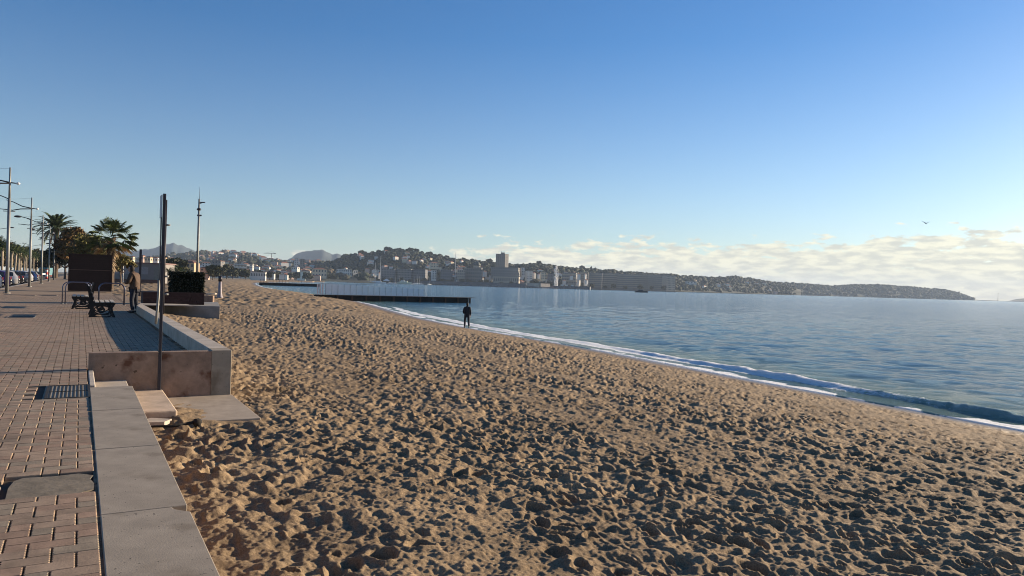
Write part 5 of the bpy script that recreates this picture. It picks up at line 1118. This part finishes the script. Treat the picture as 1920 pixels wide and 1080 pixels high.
# ------------------------------------------------------------------ boats
HW = mat('boat_white', (0.72, 0.71, 0.68), 0.35); HDk = mat('boat_dark', (0.05, 0.055, 0.065), 0.5)
def hull(L_, W_, h_, m, parent, nm='hull'):
    V = []; n = 9
    for i in range(n):
        t_ = i/(n-1); x = -L_/2+L_*t_; w_ = W_/2*(1-max(0, (t_-.55)/.45)**2)*(0.85+.15*min(1, t_*4)); zt = h_*(1+.35*t_**2)
        V += [(x, -w_, zt), (x, -w_*.75, 0), (x, 0, -h_*.3), (x, w_*.75, 0), (x, w_, zt)]
    Fs = [(i*5+j, (i+1)*5+j, (i+1)*5+j+1, i*5+j+1) for i in range(n-1) for j in range(4)]+[(i*5, i*5+4, (i+1)*5+4, (i+1)*5) for i in range(n-1)]+[(0, 1, 2, 3, 4)]
    return MB().add(V, Fs).build(nm, m, parent)
def yacht(label, u, d_, L_, mast, rz=0, m=HW, cabin=True, name='sailing_boat', cat='boat', group=None):
    q = PX(u, d_, 0); o = thing(name, label, cat, (q[0], q[1], SEA), -TH+rz, group); hull(L_, L_*.28, L_*.09, m, o)
    if cabin: MB().box((-L_*.05, 0, L_*.13), (L_*.4, L_*.17, L_*.09), top=.85).build('cabin', HW, o)
    if mast: MB().tube([(L_*.05, 0, L_*.09), (L_*.05, 0, mast)], [0.22*mast/20, 0.12*mast/20], 6).build('mast', mat('mast_alloy', (0.55, 0.54, 0.52), 0.4), o); MB().tube([(L_*.05, 0, L_*.2), (-L_*.4, 0, L_*.2)], .15, 5).build('boom', MATS['mast_alloy'], o)
    return o
yacht('white sailing boat with the shortest of three bare masts, left in the harbour', 694.5, 1340, 14, 23)
yacht('white sailing yacht with a tall mast, middle of the three in the harbour', 702, 1330, 20, 37)
yacht('large sailing yacht with the tallest mast of the harbour', 711.5, 1330, 24, 50)
mb = thing('motor_yacht', 'long cream motor yacht moored before the grey apartment block', 'boat', (*PX(758, 1340, 0)[:2], SEA), -TH+R(-6)); hull(27, 6.5, 3.0, mat('yacht_cream', (0.66, 0.62, 0.45), 0.4), mb)
MB().box((-1, 0, 4.2), (15, 5, 2.2), top=.85).build('cabin', MATS['yacht_cream'], mb); MB().box((-3, 0, 5.9), (7, 4, 1.3), top=.8).build('flybridge', HW, mb); MB().tube([(-2, 0, 6), (-2, 0, 10)], .2, 5).build('radar_mast', MATS['mast_alloy'], mb)
yacht('small white motor boat just right of the cream yacht', 778, 1345, 11, 0, name='motor_boat'); yacht('small white motor boat near the end of the breakwater', 788, 1380, 9, 0, name='motor_boat')
rs = random.Random(31); pb_ = yacht('small white boat moored along the harbour quay', 622, 1330, 9, 0, R(40), name='motor_boat', group='small boats along the harbour quay')
for k in range(26): q = PX(rs.uniform(618, 735), rs.uniform(1320, 1400), 0); dup(pb_, (q[0], q[1], SEA), -TH+R(rs.uniform(-60, 80)), scale=rs.uniform(.7, 1.5))
ps_ = yacht('small sailing boat with a thin mast before the grey apartment block', 776, 1430, 10, 15, R(30), group='thin masted boats before the apartment block')
for k, u in enumerate((779.5, 782, 786, 790.5, 731, 741, 748, 805, 671, 655)): q = PX(u, 1440, 0); dup(ps_, (q[0], q[1], SEA), -TH+R(rs.uniform(-40, 60)), scale=rs.uniform(.8, 1.35))
# grey-white tent on the quay
q = PX(724.5, 1400, 0); o = thing('marquee', 'white peaked marquee on the harbour quay between the masts and the cream yacht', 'marquee', (q[0], q[1], 0.5), -TH+R(20)); MB().add([(-6, -4, 3), (6, -4, 3), (6, 4, 3), (-6, 4, 3), (0, 0, 7)], [(0, 1, 4), (1, 2, 4), (2, 3, 4), (3, 0, 4)]).build('canopy', HW, o)
for x in (-5.8, 5.8):
    for y in (-3.8, 3.8): MB().box((x, y, 1.5), (.3, .3, 3)).build('leg', GM, o)
# trawler-like boat at sea
bo = thing('motor_boat', 'dark motor boat with a low cabin crossing the bay alone', 'boat', (*PX(1203, 830, 0)[:2], SEA), -TH+R(8)); hull(15, 4.2, 1.5, HDk, bo)
MB().box((-1.5, 0, 2.2), (6, 3, 1.6), top=.75).build('cabin', HDk, bo); MB().box((-1.0, -1.4, 2.5), (4.0, .1, .5)).build('window', WIN, bo); MB().tube([(-2, 0, 3), (-2.3, 0, 4.6)], .07, 5).build('aerial', DM, bo)
q = PX(1300, 1500, 0); yacht('tiny bright white boat alone before the wooded ridge', 1300, 1500, 7, 0, R(80), name='motor_boat')
pc = yacht('white boat in the line moored under the far headland', 1466, 3000, 11, 0, R(60), name='motor_boat', group='white boats moored under the headland')
for k, u in enumerate((1469, 1479, 1482, 1487, 1494, 1503, 1506, 1511, 1517, 1522, 1530, 1537, 1546, 1553, 1570, 1591, 1597, 1625, 1631, 1638)): q = PX(u, 3000+k*15, 0); dup(pc, (q[0], q[1], SEA), -TH+R(rs.uniform(0, 90)), scale=rs.uniform(.8, 1.5))
q = PX(1871, 3500, 0); o = thing('sea_beacon', 'thin beacon mark standing in the sea near the right edge', 'beacon', (q[0], q[1], SEA-1)); MB().tube([(0, 0, 0), (0, 0, 16), (0, 0, 38)], [1.3, .6, .35], 8).build('column', HDk, o); MB().ball((0, 0, 38), 1.4, 8, 6).build('lamp', HDk, o)
tag(MB().box((0, 0, .8), (900, 22, 3.2)).build('reef', RK, loc=(*PX(1850, 4550, 0)[:2], SEA), rz=-TH), 'low thin strip of rocks on the horizon beyond the headland', 'reef')
# bird
q = D(1736, 419, 60); bd_ = thing('seagull', 'single seagull gliding high over the sea at the right', 'bird', q, R(150))
gb = MB(); gb.add(*skin([(0, -.22, 0), (0, -.1, 0), (0, .08, .01), (0, .18, .03), (0, .25, .03)], [(0, 1), (1, 2), (2, 3), (3, 4)], [(.02, .01), (.05, .045), (.055, .05), (.035, .035), (.012, .012)], 2))
for s_ in (-1, 1):
    W_ = [(0.03, .1, .02), (0.03, -.06, .02), (.26, -.05, .16), (.26, .12, .16), (.52, -.07, .26), (.52, .02, .26)]
    for dz in (0.0,): gb.add([(s_*a, b, c+dz) for a, b, c in W_]+[(s_*a, b, c-0.015) for a, b, c in W_], [(0, 1, 2, 3), (3, 2, 4, 5), (6, 9, 8, 7), (9, 11, 10, 8), (1, 7, 8, 2), (2, 8, 10, 4), (0, 3, 9, 6), (3, 5, 11, 9), (4, 10, 11, 5)])
gb.build('body', mat('gull_dark', (0.12, 0.12, 0.12), 0.8), bd_); bd_.scale = (0.62,)*3

# labels by place for the repeats one can tell apart by what they stand beside
def col_of(o):
    x, y = o.location.x, o.location.y; d = x*math.sin(TH)+y*math.cos(TH); X_ = x*math.cos(TH)-y*math.sin(TH); return 960+F*X_/d
ZN = {'quay_tree': ('round dark tree ', ((400, 'beside the foot of the very tall mast'), (480, 'between the beach shower and the tiered white villa'), (540, 'behind the white waterfront stalls'), (600, 'left of the large cream mansion'), (640, 'just right of the large cream mansion'), (712, 'by the bare yacht masts'), (810, 'before the long grey apartment block'), (850, 'left of the radio mast, below the terraces'), (925, 'below the church and palace'), (985, 'before the wide hotel'), (1045, 'left of the Ferris wheel'), (1120, 'right of the Ferris wheel'), (2000, 'before the long balconied apartment range'))),
      'villa': ('small pale villa ', ((350, 'just right of the tall sign post on the skyline slope'), (400, 'on the slope behind the very tall mast'), (450, 'on the slope above the beach shower'), (500, 'on the slope above the white beach building'), (550, 'on the slope below the tower crane'), (620, 'on the slope below the right-hand mountain'), (720, 'high on the dark wooded hill, left shoulder'), (800, 'on the dark wooded hill, main summit'), (870, 'on the dark wooded hill near the radio mast'), (940, 'among trees near the domed church'), (1045, 'among trees between the tower block and the Ferris wheel'), (1110, 'among trees right of the Ferris wheel'), (2000, 'in the wood right of the long apartment range'))),
      'ridge_pine': ('dark pine on the skyline ', ((700, 'at the left shoulder of the wooded hill'), (770, 'on the summit of the wooded hill'), (845, 'on the right shoulder of the wooded hill'), (930, 'beside the church dome'), (2000, 'right of the tower block'))),
      'town_house': ('small pale sunlit house ', ((720, 'among the harbour houses left'), (850, 'left of the radio mast'), (930, 'around the church'), (1040, 'between the wide hotel and the Ferris wheel'), (2000, 'right of the Ferris wheel'))),
      'avenue_palm': ('palm with a slender pale trunk across the road, ', ((10, 'left of the first lamp post'), (53, 'between the first and second lamp posts'), (100, 'right of the second lamp post')))}
for o in list(scene.objects):
    k = o.name.split('.')[0]
    if k in ZN and o.parent is None and 'short palm' not in o.get('label', ''):
        c_ = col_of(o); o['label'] = ZN[k][0]+next((t for lim, t in ZN[k][1] if c_ < lim), ZN[k][1][-1][1])
        if k == 'villa': o['group'] = 'small villas on the hills behind the bay'
# ------------------------------------------------------------------ haze
hz = MB().box((2500, 3300, 128), (17000, 17000, 272)).build('haze', None if False else bpy.data.materials.new('haze_air')); tag(hz, kind='stuff')
hm_ = hz.data.materials[0]; hm_.use_nodes = True; t_ = hm_.node_tree; t_.nodes.clear(); vo = t_.nodes.new('ShaderNodeVolumePrincipled'); mo = t_.nodes.new('ShaderNodeOutputMaterial'); t_.links.new(vo.outputs[0], mo.inputs['Volume'])
vo.inputs['Density'].default_value = 0.000070; vo.inputs['Color'].default_value = (0.62, 0.78, 1.0, 1); vo.inputs['Anisotropy'].default_value = 0.05
